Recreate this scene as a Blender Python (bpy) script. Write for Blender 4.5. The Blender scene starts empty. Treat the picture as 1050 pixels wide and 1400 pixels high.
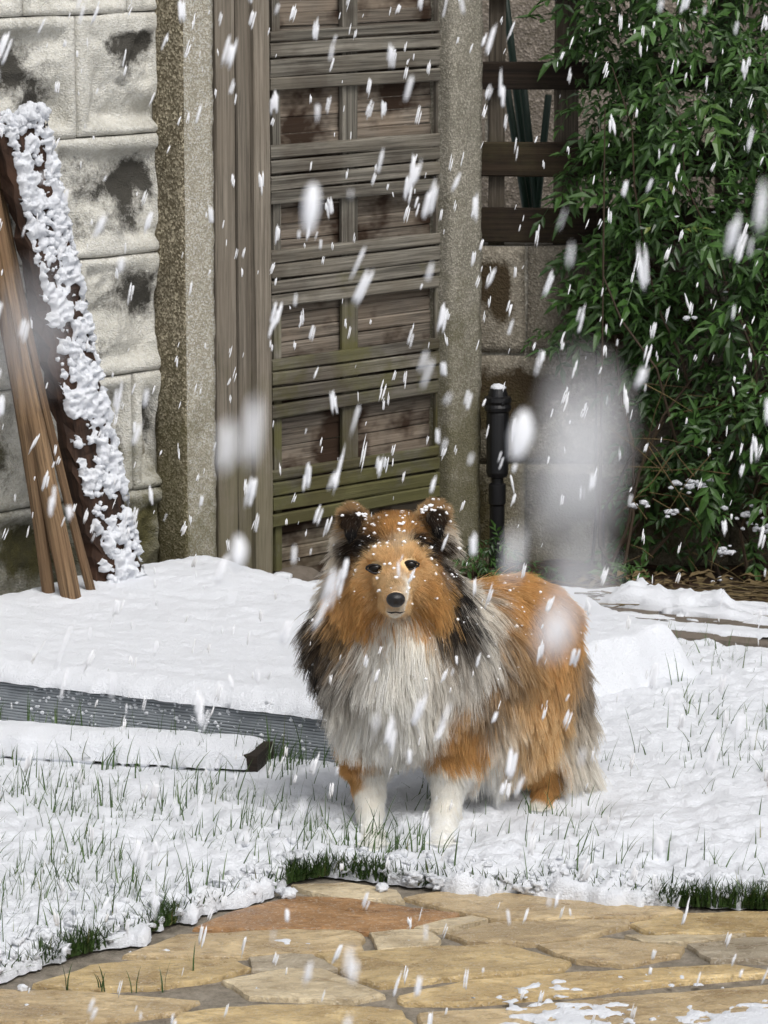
import bpy, bmesh, math, random
import numpy as np
from mathutils import Matrix, Vector

random.seed(7)
rng = np.random.default_rng(7)
scene = bpy.context.scene
COL = scene.collection

# ------------------------------------------------------------------ camera
F_PX, CX, CY = 5000.0, 525.0, 700.0          # focal length measured in photo pixels
CAM_H = 1.5
PITCH = math.atan(920.0 / F_PX)
cam_d = bpy.data.cameras.new('camera')
cam = bpy.data.objects.new('camera', cam_d)
COL.objects.link(cam)
cam.location = (0, 0, CAM_H)
cam.rotation_euler = (math.pi / 2 - PITCH, 0, 0)
cam_d.sensor_fit = 'HORIZONTAL'
cam_d.sensor_width = 27.0
cam_d.lens = F_PX / 1050.0 * 27.0
cam_d.clip_start = 0.05
cam_d.clip_end = 500
cam_d.dof.use_dof = True
cam_d.dof.focus_distance = 5.35
cam_d.dof.aperture_fstop = 34.0
scene.camera = cam

# ------------------------------------------------------------------ world, sun, exposure
SUN_EL, SUN_AZ = math.radians(54), math.radians(152)
world = bpy.data.worlds.new('World')
scene.world = world
world.use_nodes = True
wn = world.node_tree
wn.nodes.clear()
w_out = wn.nodes.new('ShaderNodeOutputWorld')
w_bg = wn.nodes.new('ShaderNodeBackground')
w_sky = wn.nodes.new('ShaderNodeTexSky')
w_sky.sky_type = 'NISHITA'
w_sky.sun_disc = False
w_sky.sun_elevation = SUN_EL
w_sky.sun_rotation = SUN_AZ
w_sky.air_density = 1.0
w_sky.dust_density = 6.0
w_hsv = wn.nodes.new('ShaderNodeHueSaturation')
w_hsv.inputs['Saturation'].default_value = 0.22      # overcast: the cloud deck greys the blue
wn.links.new(w_sky.outputs[0], w_hsv.inputs['Color'])
wn.links.new(w_hsv.outputs[0], w_bg.inputs['Color'])
w_bg.inputs['Strength'].default_value = 0.13
wn.links.new(w_bg.outputs[0], w_out.inputs['Surface'])

sun_d = bpy.data.lights.new('sun', 'SUN')
sun_d.energy = 1.45
sun_d.angle = math.radians(24)
sun_d.color = (1.0, 0.97, 0.93)
sun = bpy.data.objects.new('sun', sun_d)
COL.objects.link(sun)
sv = Vector((math.sin(SUN_AZ) * math.cos(SUN_EL), math.cos(SUN_AZ) * math.cos(SUN_EL), math.sin(SUN_EL)))
sun.rotation_euler = sv.to_track_quat('Z', 'Y').to_euler()
scene.view_settings.view_transform = 'Standard'
scene.view_settings.look = 'None'
scene.view_settings.gamma = 1.0
scene.view_settings.exposure = -0.08
scene.view_settings.use_curve_mapping = False
scene.cycles.max_bounces = 4
scene.cycles.diffuse_bounces = 4
scene.cycles.glossy_bounces = 2
scene.cycles.transparent_max_bounces = 8

# ------------------------------------------------------------------ measuring helpers
_fw = np.array([0, math.cos(PITCH), -math.sin(PITCH)])
_up = np.array([0, math.sin(PITCH), math.cos(PITCH)])
_rt = np.array([1.0, 0, 0])
_C = np.array([0, 0, CAM_H])

def ray(px, py):
    return _rt * (px - CX) + _up * (CY - py) + _fw * F_PX

def Pz(px, py, z=0.0):
    d = ray(px, py)
    return _C + d * ((z - CAM_H) / d[2])

def Py(px, py, Y):
    d = ray(px, py)
    return _C + d * (Y / d[1])

def project(P):
    P = np.asarray(P, float) - _C
    zc = P @ _fw
    return CX + F_PX * (P @ _rt) / zc, CY - F_PX * (P @ _up) / zc

# the wall with the gate runs away to the right at 45 degrees
WO = Pz(258, 806, 0.05); WO[2] = 0.0
TH = math.radians(45)
WS = np.array([math.cos(TH), math.sin(TH), 0])
WN = np.array([math.sin(TH), -math.cos(TH), 0])
WZ = np.array([0, 0, 1.0])

def W(s, n, z):
    return WO + WS * s + WN * n + WZ * z

def PW(px, py, n=0.0):
    d = ray(px, py)
    t = ((WO + WN * n - _C) @ WN) / (d @ WN)
    p = _C + d * t - WO
    return float(p @ WS), float(p[2])

# ------------------------------------------------------------------ noise
_R = np.random.default_rng(3).random((64, 64, 64)).astype(np.float64)

def vnoise(p):
    p = np.asarray(p, float)
    i = np.floor(p).astype(int)
    f = p - i
    f = f * f * (3 - 2 * f)
    i0 = i & 63
    i1 = (i + 1) & 63
    out = 0
    for a in (0, 1):
        for b in (0, 1):
            for c in (0, 1):
                w = (f[..., 0] if a else 1 - f[..., 0]) * (f[..., 1] if b else 1 - f[..., 1]) * (f[..., 2] if c else 1 - f[..., 2])
                out = out + w * _R[(i1 if a else i0)[..., 0], (i1 if b else i0)[..., 1], (i1 if c else i0)[..., 2]]
    return out * 2 - 1

def fbm(p, oct=4, gain=0.5):
    p = np.asarray(p, float)
    a, s, t = 1.0, 0.0, 0.0
    for k in range(oct):
        s = s + a * vnoise(p * (2 ** k) + 17.3 * k)
        t += a
        a *= gain
    return s / t

def sstep(a, b, x):
    t = np.clip((x - a) / (b - a), 0, 1)
    return t * t * (3 - 2 * t)

# ------------------------------------------------------------------ object helpers
WM = {}

def world_of(o):
    return WM.get(o.name, Matrix.Identity(4))

def place(o, m):
    """world matrix m, honouring an already set parent"""
    WM[o.name] = m
    if o.parent:
        o.matrix_basis = world_of(o.parent).inverted() @ m
    else:
        o.matrix_basis = m

def tag(o, label=None, category=None, group=None, kind=None):
    for k, v in (('label', label), ('category', category), ('group', group), ('kind', kind)):
        if v:
            o[k] = v
    return o

def thing(name, loc, label, category, group=None):
    o = bpy.data.objects.new(name, None)
    COL.objects.link(o)
    place(o, Matrix.Translation(Vector(loc)))
    return tag(o, label, category, group)

def mesh_data(name, verts, faces, mat=None, smooth=False):
    me = bpy.data.meshes.new(name)
    me.from_pydata([tuple(v) for v in np.asarray(verts, float)], [], [tuple(int(i) for i in f) for f in faces])
    if smooth:
        me.polygons.foreach_set('use_smooth', [True] * len(me.polygons))
    if mat:
        me.materials.append(mat)
    me.update()
    return me

def link(name, data, parent=None, m=None):
    o = bpy.data.objects.new(name, data)
    COL.objects.link(o)
    if parent:
        o.parent = parent
    place(o, m or Matrix.Identity(4))
    return o

def obj(name, verts, faces, mat=None, parent=None, smooth=False, m=None):
    return link(name, mesh_data(name, verts, faces, mat, smooth), parent, m)

def frame(o, x, y, z):
    m = Matrix.Identity(4)
    for i, v in enumerate((x, y, z, o)):
        for j in range(3):
            m[j][i] = float(v[j])
    return m

def set_attr(me, name, vals, typ='FLOAT', dom='POINT'):
    a = me.attributes.new(name, typ, dom)
    vals = np.asarray(vals, np.float32)
    a.data.foreach_set('color' if typ == 'FLOAT_COLOR' else 'value', vals.ravel())

def board_geo(L, Wd, T, nseg=2, ch=0.002, jit=0.0006, seed=0, warp=0.0):
    """a sawn board: length on X, width on Z, thickness on Y; worn, chamfered edges"""
    r = np.random.default_rng(seed)
    hw, ht = Wd / 2, T / 2
    sec = np.array([(-ht, -hw + ch), (-ht, hw - ch), (-ht + ch, hw), (ht - ch, hw), (ht, hw - ch), (ht, -hw + ch), (ht - ch, -hw), (-ht + ch, -hw)])
    V, Fc = [], []
    ph = r.random() * 6
    for i in range(nseg + 1):
        x = -L / 2 + L * i / nseg
        j = r.normal(0, jit, (8, 2))
        for k in range(8):
            V.append((x, sec[k, 0] + j[k, 0], sec[k, 1] + j[k, 1] + warp * math.sin(ph + i * 1.7)))
    for i in range(nseg):
        for k in range(8):
            a, b = i * 8 + k, i * 8 + (k + 1) % 8
            Fc.append((a, b, b + 8, a + 8))
    Fc.append(tuple(range(8)))
    Fc.append(tuple(range(nseg * 8 + 7, nseg * 8 - 1, -1)))
    return V, Fc

def board(name, p0, p1, width_dir, Wd, T, mat, parent, **kw):
    """board from p0 to p1, its width along width_dir"""
    p0, p1 = np.asarray(p0, float), np.asarray(p1, float)
    x = p1 - p0
    L = np.linalg.norm(x)
    x = x / L
    z = np.asarray(width_dir, float)
    z = z - x * (z @ x)
    z /= np.linalg.norm(z)
    y = np.cross(z, x)
    V, Fc = board_geo(L, Wd, T, seed=int(rng.integers(1e6)), **kw)
    return obj(name, V, Fc, mat, parent, m=frame((p0 + p1) / 2, x, y, z))

def tube_geo(pts, rad, n=6):
    pts = np.asarray(pts, float)
    rad = np.broadcast_to(np.asarray(rad, float), (len(pts),))
    V, Fc = [], []
    up = np.array([0.3, 0.2, 0.93])
    for i, p in enumerate(pts):
        d = pts[min(i + 1, len(pts) - 1)] - pts[max(i - 1, 0)]
        d = d / (np.linalg.norm(d) + 1e-9)
        a = np.cross(d, up)
        if np.linalg.norm(a) < 0.1:
            a = np.cross(d, [1, 0, 0])
        a /= np.linalg.norm(a)
        b = np.cross(d, a)
        for k in range(n):
            t = 2 * math.pi * k / n
            V.append(p + (a * math.cos(t) + b * math.sin(t)) * rad[i])
    for i in range(len(pts) - 1):
        for k in range(n):
            a, b = i * n + k, i * n + (k + 1) % n
            Fc.append((a, b, b + n, a + n))
    Fc.append(tuple(range(n - 1, -1, -1)))
    Fc.append(tuple(range((len(pts) - 1) * n, len(pts) * n)))
    return V, Fc

class Bag:
    """collects geometry for one mesh"""
    def __init__(self):
        self.V, self.F, self.n = [], [], 0
        self.A = []
    def add(self, V, Fc, attr=None):
        V = np.asarray(V, float)
        self.V.append(V)
        n = self.n
        self.F.extend([tuple(int(i) + n for i in f) for f in Fc])
        self.n += len(V)
        if attr is not None:
            self.A.append(np.broadcast_to(np.asarray(attr, float), (len(V),)))
    def build(self, name, mat, parent=None, smooth=False):
        o = obj(name, np.concatenate(self.V), self.F, mat, parent, smooth)
        if self.A:
            set_attr(o.data, 'var', np.concatenate(self.A))
        return o

def ico(level):
    bm = bmesh.new()
    bmesh.ops.create_icosphere(bm, subdivisions=level, radius=1.0)
    V = np.array([v.co[:] for v in bm.verts])
    Fc = np.array([[v.index for v in f.verts] for f in bm.faces])
    bm.free()
    return V, Fc
ICO1, ICO2, ICO3 = ico(1), ico(2), ico(3)

def blob_geo(c, r, tpl=ICO2, amp=0.25, freq=1.3, seed=0.0, stretch=(1, 1, 1)):
    V, Fc = tpl
    n = 1 + amp * fbm(V * freq + seed * 3.7 + 50, 2)
    return np.asarray(c) + V * n[:, None] * r * np.asarray(stretch), Fc

# ------------------------------------------------------------------ materials
class NT:
    def __init__(self, name):
        self.mat = bpy.data.materials.new(name)
        self.mat.use_nodes = True
        self.nt = self.mat.node_tree
        self.nt.nodes.clear()
        self.out = self.nt.nodes.new('ShaderNodeOutputMaterial')
        self.b = self.nt.nodes.new('ShaderNodeBsdfPrincipled')
        self.link(self.b.outputs[0], self.out.inputs['Surface'])
        self._tc = None
    def link(self, a, b):
        self.nt.links.new(a, b)
    def put(self, sock, v):
        if isinstance(v, bpy.types.NodeSocket):
            self.link(v, sock)
        elif isinstance(v, (tuple, list)) and len(v) == 3 and sock.type == 'RGBA':
            sock.default_value = (*v, 1)
        else:
            sock.default_value = v
    def coord(self, kind='Object'):
        if self._tc is None:
            self._tc = self.nt.nodes.new('ShaderNodeTexCoord')
        return self._tc.outputs[kind]
    def pos(self):
        return self.nt.nodes.new('ShaderNodeNewGeometry').outputs['Position']
    def rand(self):
        return self.nt.nodes.new('ShaderNodeObjectInfo').outputs['Random']
    def attr(self, name, out='Fac'):
        n = self.nt.nodes.new('ShaderNodeAttribute')
        n.attribute_name = name
        return n.outputs[out]
    def mapping(self, vec, scale=(1, 1, 1), loc=None, rot=None):
        n = self.nt.nodes.new('ShaderNodeMapping')
        self.link(vec, n.inputs['Vector'])
        n.inputs['Scale'].default_value = scale
        if loc is not None:
            self.put(n.inputs['Location'], loc)
        if rot is not None:
            n.inputs['Rotation'].default_value = rot
        return n.outputs[0]
    def noise(self, vec, scale, detail=4, rough=0.55, dist=0.0, out='Fac'):
        n = self.nt.nodes.new('ShaderNodeTexNoise')
        self.link(vec, n.inputs['Vector'])
        n.inputs['Scale'].default_value = scale
        n.inputs['Detail'].default_value = detail
        n.inputs['Roughness'].default_value = rough
        n.inputs['Distortion'].default_value = dist
        return n.outputs[out]
    def voronoi(self, vec, scale, feature='F1', out='Distance'):
        n = self.nt.nodes.new('ShaderNodeTexVoronoi')
        n.feature = feature
        self.link(vec, n.inputs['Vector'])
        n.inputs['Scale'].default_value = scale
        return n.outputs[out]
    def ramp(self, fac, stops):
        n = self.nt.nodes.new('ShaderNodeValToRGB')
        self.link(fac, n.inputs['Fac'])
        e = n.color_ramp.elements
        while len(e) < len(stops):
            e.new(0.5)
        for el, (p, c) in zip(e, stops):
            el.position = p
            el.color = (c, c, c, 1) if isinstance(c, (int, float)) else (*c, 1)
        return n.outputs['Color']
    def mix(self, fac, a, b, mode='MIX'):
        n = self.nt.nodes.new('ShaderNodeMix')
        n.data_type = 'RGBA'
        n.blend_type = mode
        self.put(n.inputs['Factor'], fac)
        self.put(n.inputs['A'], a) if False else self.put(n.inputs[6], a)
        self.put(n.inputs[7], b)
        return n.outputs[2]
    def math(self, op, a, b=0.0, clamp=False):
        n = self.nt.nodes.new('ShaderNodeMath')
        n.operation = op
        n.use_clamp = clamp
        self.put(n.inputs[0], a)
        self.put(n.inputs[1], b)
        return n.outputs[0]
    def sep(self, vec):
        n = self.nt.nodes.new('ShaderNodeSeparateXYZ')
        self.link(vec, n.inputs[0])
        return n.outputs
    def maprange(self, v, a, b, c=0.0, d=1.0):
        n = self.nt.nodes.new('ShaderNodeMapRange')
        self.put(n.inputs[0], v)
        for i, x in enumerate((a, b, c, d)):
            n.inputs[i + 1].default_value = x
        return n.outputs[0]
    def bump(self, h, strength=0.5, dist=0.002, normal=None):
        n = self.nt.nodes.new('ShaderNodeBump')
        self.put(n.inputs['Height'], h)
        n.inputs['Strength'].default_value = strength
        n.inputs['Distance'].default_value = dist
        if normal is not None:
            self.link(normal, n.inputs['Normal'])
        self.link(n.outputs[0], self.b.inputs['Normal'])
        return n.outputs[0]
    def done(self, color, rough=0.8, spec=0.3):
        self.put(self.b.inputs['Base Color'], color)
        self.put(self.b.inputs['Roughness'], rough)
        self.b.inputs['Specular IOR Level'].default_value = spec
        return self.mat

def wood_mat(name, dark, light, warm, moss=0.0, moss_top=0.5, rot=0.0, grain=1.0):
    m = NT(name)
    r = m.rand()
    off = m.nt.nodes.new('ShaderNodeCombineXYZ')
    for k, s in enumerate((37.0, 91.0, 53.0)):
        m.link(m.math('MULTIPLY', r, s), off.inputs[k])
    v = m.mapping(m.coord(), (1, 1, 1), off.outputs[0])
    g1 = m.noise(m.mapping(v, (2.5, 130 * grain, 130 * grain)), 1.0, 6, 0.65, 0.6)
    g2 = m.noise(m.mapping(v, (8.0, 380 * grain, 380 * grain)), 1.0, 4, 0.6, 0.3)
    g3 = m.noise(v, 6.0, 5, 0.6)
    c = m.mix(m.ramp(g1, [(0.32, 0.0), (0.68, 1.0)]), dark, light)
    c = m.mix(m.math('MULTIPLY', m.ramp(g2, [(0.5, 0.0), (0.62, 1.0)]), 0.55), c, tuple(x * 0.55 for x in dark))
    c = m.mix(m.ramp(g3, [(0.45, 0.0), (0.75, 0.8)]), c, warm)
    tint = m.maprange(m.math('FRACT', m.math('MULTIPLY', r, 7.3)), 0, 1, 0.78, 1.18)
    c = m.mix(1.0, c, tint, 'MULTIPLY')
    if moss:
        z = m.sep(m.pos())[2]
        mn = m.noise(m.pos(), 9.0, 5, 0.65)
        f = m.math('ADD', m.maprange(z, 0.05, moss_top, 1.0, 0.0), m.math('MULTIPLY', m.math('SUBTRACT', mn, 0.5), 1.8))
        f = m.math('MULTIPLY', m.ramp(f, [(0.35, 0.0), (0.8, 1.0)]), moss)
        c = m.mix(f, c, m.mix(mn, (0.048, 0.05, 0.016), (0.14, 0.13, 0.05)))
    if rot:
        rn = m.noise(m.mapping(m.pos(), (1, 1, 1.6)), 5.5, 4, 0.6)
        c = m.mix(m.math('MULTIPLY', m.ramp(rn, [(0.49, 0.0), (0.60, 1.0)]), rot), c, (0.028, 0.014, 0.007))
    m.bump(m.math('ADD', g1, m.math('MULTIPLY', g2, 0.6)), 0.8, 0.002)
    return m.done(c, 0.82, 0.25)

M = {}
M['jamb'] = wood_mat('weathered_jamb_wood', (0.10, 0.086, 0.066), (0.27, 0.235, 0.19), (0.19, 0.16, 0.125), 0.4, 0.65)
M['slat'] = wood_mat('weathered_slat_wood', (0.055, 0.05, 0.041), (0.27, 0.25, 0.21), (0.13, 0.112, 0.085), 0.9, 0.80, 0.3)
M['panel'] = wood_mat('weathered_panel_wood', (0.06, 0.05, 0.04), (0.31, 0.265, 0.215), (0.24, 0.185, 0.135), 0.2, 0.3, 0.95)
M['trellis'] = wood_mat('dark_trellis_wood', (0.013, 0.009, 0.006), (0.045, 0.03, 0.019), (0.03, 0.02, 0.011), 0.25, 1.2)
M['trellis_post'] = wood_mat('grey_trellis_wood', (0.045, 0.036, 0.027), (0.13, 0.11, 0.085), (0.08, 0.062, 0.04), 0.25, 1.2)
M['pole'] = wood_mat('rough_pole_wood', (0.06, 0.036, 0.02), (0.26, 0.17, 0.095), (0.17, 0.10, 0.055), 0.0, grain=0.7)
M['bark'] = wood_mat('wet_dark_bark', (0.014, 0.009, 0.007), (0.06, 0.032, 0.02), (0.085, 0.04, 0.022), 0.0, grain=0.5)
M['plank'] = wood_mat('wet_dark_plank', (0.012, 0.01, 0.008), (0.04, 0.03, 0.022), (0.03, 0.022, 0.016))

def concrete(name, a, b, agg, moss=0.6, moss_top=0.6, stain_attr=False, agg_scale=170, agg_amt=0.6, dark=(0.035, 0.032, 0.026)):
    m = NT(name)
    p = m.pos()
    n1 = m.noise(p, 9.0, 6, 0.65)
    n2 = m.noise(p, 70.0, 4, 0.7)
    c = m.mix(m.ramp(n1, [(0.3, 0.0), (0.7, 1.0)]), a, b)
    vo = m.voronoi(p, agg_scale, out='Color')
    vd = m.voronoi(p, agg_scale)
    vs = m.sep(vo)[0]
    c = m.mix(m.math('MULTIPLY', m.ramp(vs, [(0.35, 1.0), (0.6, 0.0)]), agg_amt), c, agg)
    c = m.mix(m.math('MULTIPLY', m.ramp(vs, [(0.82, 0.0), (0.9, 1.0)]), agg_amt), c, tuple(min(0.6, x * 1.45) for x in b))
    c = m.mix(m.math('MULTIPLY', m.ramp(n2, [(0.5, 0.0), (0.72, 1.0)]), 0.5), c, tuple(x * 0.6 for x in a))
    if stain_attr:
        st = m.attr('stain')
        sn = m.noise(p, 30.0, 8, 0.8)
        f = m.math('MULTIPLY', m.ramp(m.math('ADD', st, m.math('MULTIPLY', m.math('SUBTRACT', sn, 0.5), 3.2)), [(0.30, 0.0), (1.45, 1.0)]), 0.95)
        c = m.mix(f, c, dark)
    z = m.sep(p)[2]
    mn = m.noise(p, 7.0, 6, 0.7)
    f = m.math('ADD', m.maprange(z, 0.02, moss_top, 1.0, 0.0), m.math('MULTIPLY', m.math('SUBTRACT', mn, 0.5), 2.0))
    f = m.math('MULTIPLY', m.ramp(f, [(0.3, 0.0), (0.85, 1.0)]), moss)
    c = m.mix(f, c, m.mix(n2, (0.05, 0.048, 0.018), (0.14, 0.125, 0.05)))
    h = m.math('ADD', m.math('MULTIPLY', n2, 1.0), m.math('MULTIPLY', vd, 0.8))
    m.bump(h, 0.7, 0.004)
    return m.done(c, 0.9, 0.2)

M['block'] = concrete('pale_rockface_block', (0.50, 0.49, 0.44), (0.74, 0.73, 0.68), (0.40, 0.37, 0.30), 0.85, 0.52, True, 300, 0.3)
M['mortar'] = concrete('old_mortar', (0.22, 0.21, 0.18), (0.36, 0.34, 0.30), (0.2, 0.18, 0.14), 0.7, 0.6)
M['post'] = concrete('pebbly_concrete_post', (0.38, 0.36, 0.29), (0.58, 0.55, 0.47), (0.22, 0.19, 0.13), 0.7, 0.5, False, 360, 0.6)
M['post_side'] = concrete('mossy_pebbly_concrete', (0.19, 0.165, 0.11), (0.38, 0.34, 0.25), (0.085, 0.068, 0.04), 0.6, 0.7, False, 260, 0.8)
M['gate_post'] = concrete('grey_concrete_gate_post', (0.25, 0.235, 0.19), (0.40, 0.375, 0.315), (0.11, 0.10, 0.07), 0.7, 0.95, False, 360, 0.5)
M['rblock'] = concrete('tan_concrete_block', (0.19, 0.168, 0.132), (0.32, 0.29, 0.235), (0.13, 0.11, 0.08), 0.45, 0.5, True, 240, 0.4, (0.045, 0.03, 0.014))
M['farwall'] = concrete('far_pale_stone', (0.17, 0.145, 0.12), (0.27, 0.235, 0.20), (0.14, 0.12, 0.09), 0.2, 0.3)

def snow_mat(name, base=(0.825, 0.85, 0.90), sss=0.0):
    m = NT(name)
    p = m.coord()
    n1 = m.noise(p, 260.0, 3, 0.6)
    n2 = m.noise(p, 900.0, 2, 0.6)
    m.bump(m.math('ADD', n1, m.math('MULTIPLY', n2, 0.6)), 0.9, 0.004)
    if sss:
        m.b.inputs['Subsurface Weight'].default_value = sss
        m.b.inputs['Subsurface Radius'].default_value = (0.008, 0.009, 0.011)
        m.b.inputs['Subsurface Scale'].default_value = 1.0
    return m.done(base, 0.7, 0.25)
M['snow'] = snow_mat('fresh_snow')
M['flake'] = NT('snowflake_white').done((0.92, 0.93, 0.96), 0.8, 0.1)
_fl = NT('wet_snowflake')
_fl.b.inputs['Alpha'].default_value = 0.8
M['wetflake'] = _fl.done((0.93, 0.94, 0.97), 0.7, 0.2)

def stone_mat():
    m = NT('sandstone_flag')
    p = m.pos()
    r = m.rand()
    n1 = m.noise(m.mapping(p, (1, 1.6, 1)), 9.0, 6, 0.65, 0.6)
    n2 = m.noise(m.mapping(p, (0.7, 1.3, 1)), 48.0, 7, 0.75, 0.8)
    n3 = m.noise(p, 260.0, 3, 0.6)
    tint = m.attr('tint', 'Color')
    c = m.mix(m.ramp(n1, [(0.3, 0.0), (0.7, 1.0)]), m.mix(1.0, tint, (0.62, 0.55, 0.46), 'MULTIPLY'), m.mix(1.0, tint, (1.25, 1.22, 1.15), 'MULTIPLY'))
    c = m.mix(m.math('MULTIPLY', m.ramp(n2, [(0.48, 0.0), (0.64, 1.0)]), 0.75), c, m.mix(1.0, tint, (0.50, 0.43, 0.35), 'MULTIPLY'))
    c = m.mix(m.math('MULTIPLY', m.ramp(n3, [(0.56, 0.0), (0.66, 1.0)]), 0.45), c, (0.66, 0.62, 0.55))
    m.bump(m.math('ADD', m.math('MULTIPLY', n1, 0.5), m.math('ADD', n2, m.math('MULTIPLY', n3, 0.5))), 0.9, 0.007)
    wet = m.ramp(n1, [(0.35, 0.24), (0.65, 0.5)])
    return m.done(c, wet, 0.4)
M['stone'] = stone_mat()

def joint_mat():
    m = NT('wet_joint_mortar')
    p = m.pos()
    n = m.noise(p, 40.0, 5, 0.7)
    n2 = m.noise(p, 300.0, 3, 0.6)
    c = m.mix(m.ramp(n, [(0.35, 0.0), (0.65, 1.0)]), (0.15, 0.13, 0.102), (0.33, 0.29, 0.235))
    m.bump(m.math('ADD', n, n2), 0.8, 0.006)
    return m.done(c, 0.6, 0.35)
M['joint'] = joint_mat()

def soil_mat():
    m = NT('leaf_litter_soil')
    p = m.pos()
    n = m.noise(p, 45.0, 6, 0.7)
    n2 = m.noise(p, 12.0, 4, 0.6)
    c = m.mix(m.ramp(n, [(0.35, 0.0), (0.65, 1.0)]), (0.012, 0.008, 0.006), (0.085, 0.05, 0.028))
    c = m.mix(m.ramp(n2, [(0.55, 0.0), (0.7, 0.6)]), c, (0.12, 0.065, 0.03))
    m.bump(n, 1.0, 0.02)
    return m.done(c, 0.9, 0.2)
M['soil'] = soil_mat()

def leafy(name, a, b, c3, trans=0.25, rough=0.42):
    m = NT(name)
    v = m.attr('var')
    r = m.rand()
    f = m.math('FRACT', m.math('ADD', v, r))
    c = m.ramp(f, [(0.0, a), (0.55, b), (0.93, b), (1.0, c3)])
    n = m.noise(m.coord(), 60.0, 3, 0.6)
    c = m.mix(m.math('MULTIPLY', n, 0.35), c, tuple(x * 0.5 for x in a))
    m.b.inputs['Transmission Weight'].default_value = 0.0
    return m.done(c, rough, 0.45)
M['leaf'] = leafy('glossy_green_leaf', (0.012, 0.032, 0.009), (0.06, 0.135, 0.028), (0.16, 0.18, 0.04))
M['grass'] = leafy('grass_blade', (0.032, 0.07, 0.016), (0.07, 0.13, 0.032), (0.20, 0.19, 0.07))
M['drystem'] = leafy('dry_stem', (0.05, 0.034, 0.015), (0.14, 0.098, 0.04), (0.22, 0.17, 0.07), rough=0.8)
M['twig'] = leafy('brown_twig', (0.03, 0.02, 0.012), (0.075, 0.05, 0.03), (0.1, 0.07, 0.04), rough=0.8)

def mesh_fabric():
    m = NT('ribbed_grey_mesh')
    p = m.coord()
    n = m.noise(p, 25.0, 4, 0.6)
    c = m.mix(n, (0.20, 0.22, 0.24), (0.34, 0.365, 0.39))
    return m.done(c, 0.55, 0.4)
M['rib'] = mesh_fabric()
M['black'] = NT('black_plastic').done((0.008, 0.008, 0.009), 0.32, 0.5)
M['green_pole'] = NT('green_coated_cane').done((0.012, 0.035, 0.022), 0.4, 0.4)
def kerb_mat():
    m = NT('grey_kerb_stone')
    p = m.pos()
    n = m.noise(p, 30.0, 6, 0.7)
    m.bump(n, 0.8, 0.008)
    return m.done(m.mix(n, (0.06, 0.045, 0.03), (0.22, 0.19, 0.16)), 0.8, 0.3)
M['kerb'] = kerb_mat()

# ================================================================== THE SETTING
def fast_mesh(name, V, Q, mat=None, smooth=True):
    me = bpy.data.meshes.new(name)
    V = np.asarray(V, np.float32)
    Q = np.asarray(Q, np.int32)
    me.vertices.add(len(V))
    me.vertices.foreach_set('co', V.ravel())
    k = Q.shape[1]
    me.loops.add(Q.size)
    me.loops.foreach_set('vertex_index', Q.ravel())
    me.polygons.add(len(Q))
    me.polygons.foreach_set('loop_start', np.arange(0, Q.size, k, dtype=np.int32))
    me.polygons.foreach_set('use_smooth', np.full(len(Q), smooth))
    if mat:
        me.materials.append(mat)
    me.update(calc_edges=True)
    me.validate()
    return me

def grid_faces(nx, ny):
    i, j = np.meshgrid(np.arange(nx - 1), np.arange(ny - 1), indexing='ij')
    a = (i * ny + j).ravel()
    return np.stack([a, a + ny, a + ny + 1, a + 1], 1)

def keep_faces(V, Q, mask):
    """mask per vertex: keep quads with all corners in mask, drop unused verts"""
    Q = Q[mask[Q].all(1)]
    used = np.zeros(len(V), bool)
    used[Q.ravel()] = True
    idx = np.cumsum(used) - 1
    return V[used], idx[Q]

def snap_contour(V, Q, sd, nx, ny, zout=None):
    """keep every quad that touches sd>0 and pull its outside corners onto the sd=0 line"""
    S2 = sd.reshape(nx, ny)
    X2, Y2 = V[:, 0].reshape(nx, ny), V[:, 1].reshape(nx, ny)
    e = 1e-9
    du = np.gradient(S2, axis=0); dv = np.gradient(S2, axis=1)
    xu, yu = np.gradient(X2, axis=0), np.gradient(Y2, axis=0)
    xv, yv = np.gradient(X2, axis=1), np.gradient(Y2, axis=1)
    det = xu * yv - xv * yu
    gx_ = (du * yv - dv * yu) / det
    gy_ = (-du * xv + dv * xu) / det
    g2 = gx_ ** 2 + gy_ ** 2 + e
    lim = np.hypot(xu, yu) * 1.6
    mx, my = -S2 * gx_ / g2, -S2 * gy_ / g2
    l = np.hypot(mx, my) + e
    k = np.minimum(1, lim / l)
    out = S2 < 0
    V = V.copy()
    V[:, 0] = np.where(out, X2 + mx * k, X2).ravel()
    V[:, 1] = np.where(out, Y2 + my * k, Y2).ravel()
    if zout is not None:
        V[:, 2] = np.where(out.ravel(), zout, V[:, 2])
    Q = Q[(sd.ravel()[Q] > 0).any(1)]
    used = np.zeros(len(V), bool)
    used[Q.ravel()] = True
    idx = np.cumsum(used) - 1
    return V[used], idx[Q]

def billow(p, oct=3):
    s, a, t = 0, 1.0, 0
    for k in range(oct):
        s = s + a * (1 - np.abs(vnoise(p * (2.1 ** k) + 11.7 * k)) * 2)
        t += a
        a *= 0.55
    return s / t

def sheet(name, pts, z, mat):
    pts = [(p[0], p[1], z) for p in pts]
    o = obj(name, pts, [tuple(range(len(pts)))], mat)
    return tag(o, kind='structure')

# ---- ground far and wide
g = sheet('ground', [(-80, -60), (80, -60), (80, 120), (-80, 120)], -0.16, M['snow'])
tag(g, 'snow covered open ground reaching beyond the garden', 'ground')

# ---- the lawn edge
EDGE_PX = [(-420, 1500), (-200, 1425), (0, 1340), (60, 1318), (130, 1300), (200, 1277), (280, 1247), (345, 1229), (400, 1206), (450, 1197), (540, 1208),
           (620, 1216), (700, 1222), (760, 1224), (850, 1233), (920, 1239), (1050, 1243), (1300, 1250), (1700, 1262)]
EDGE = np.array([Pz(x, y, 0)[:2] for x, y in EDGE_PX])

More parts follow.
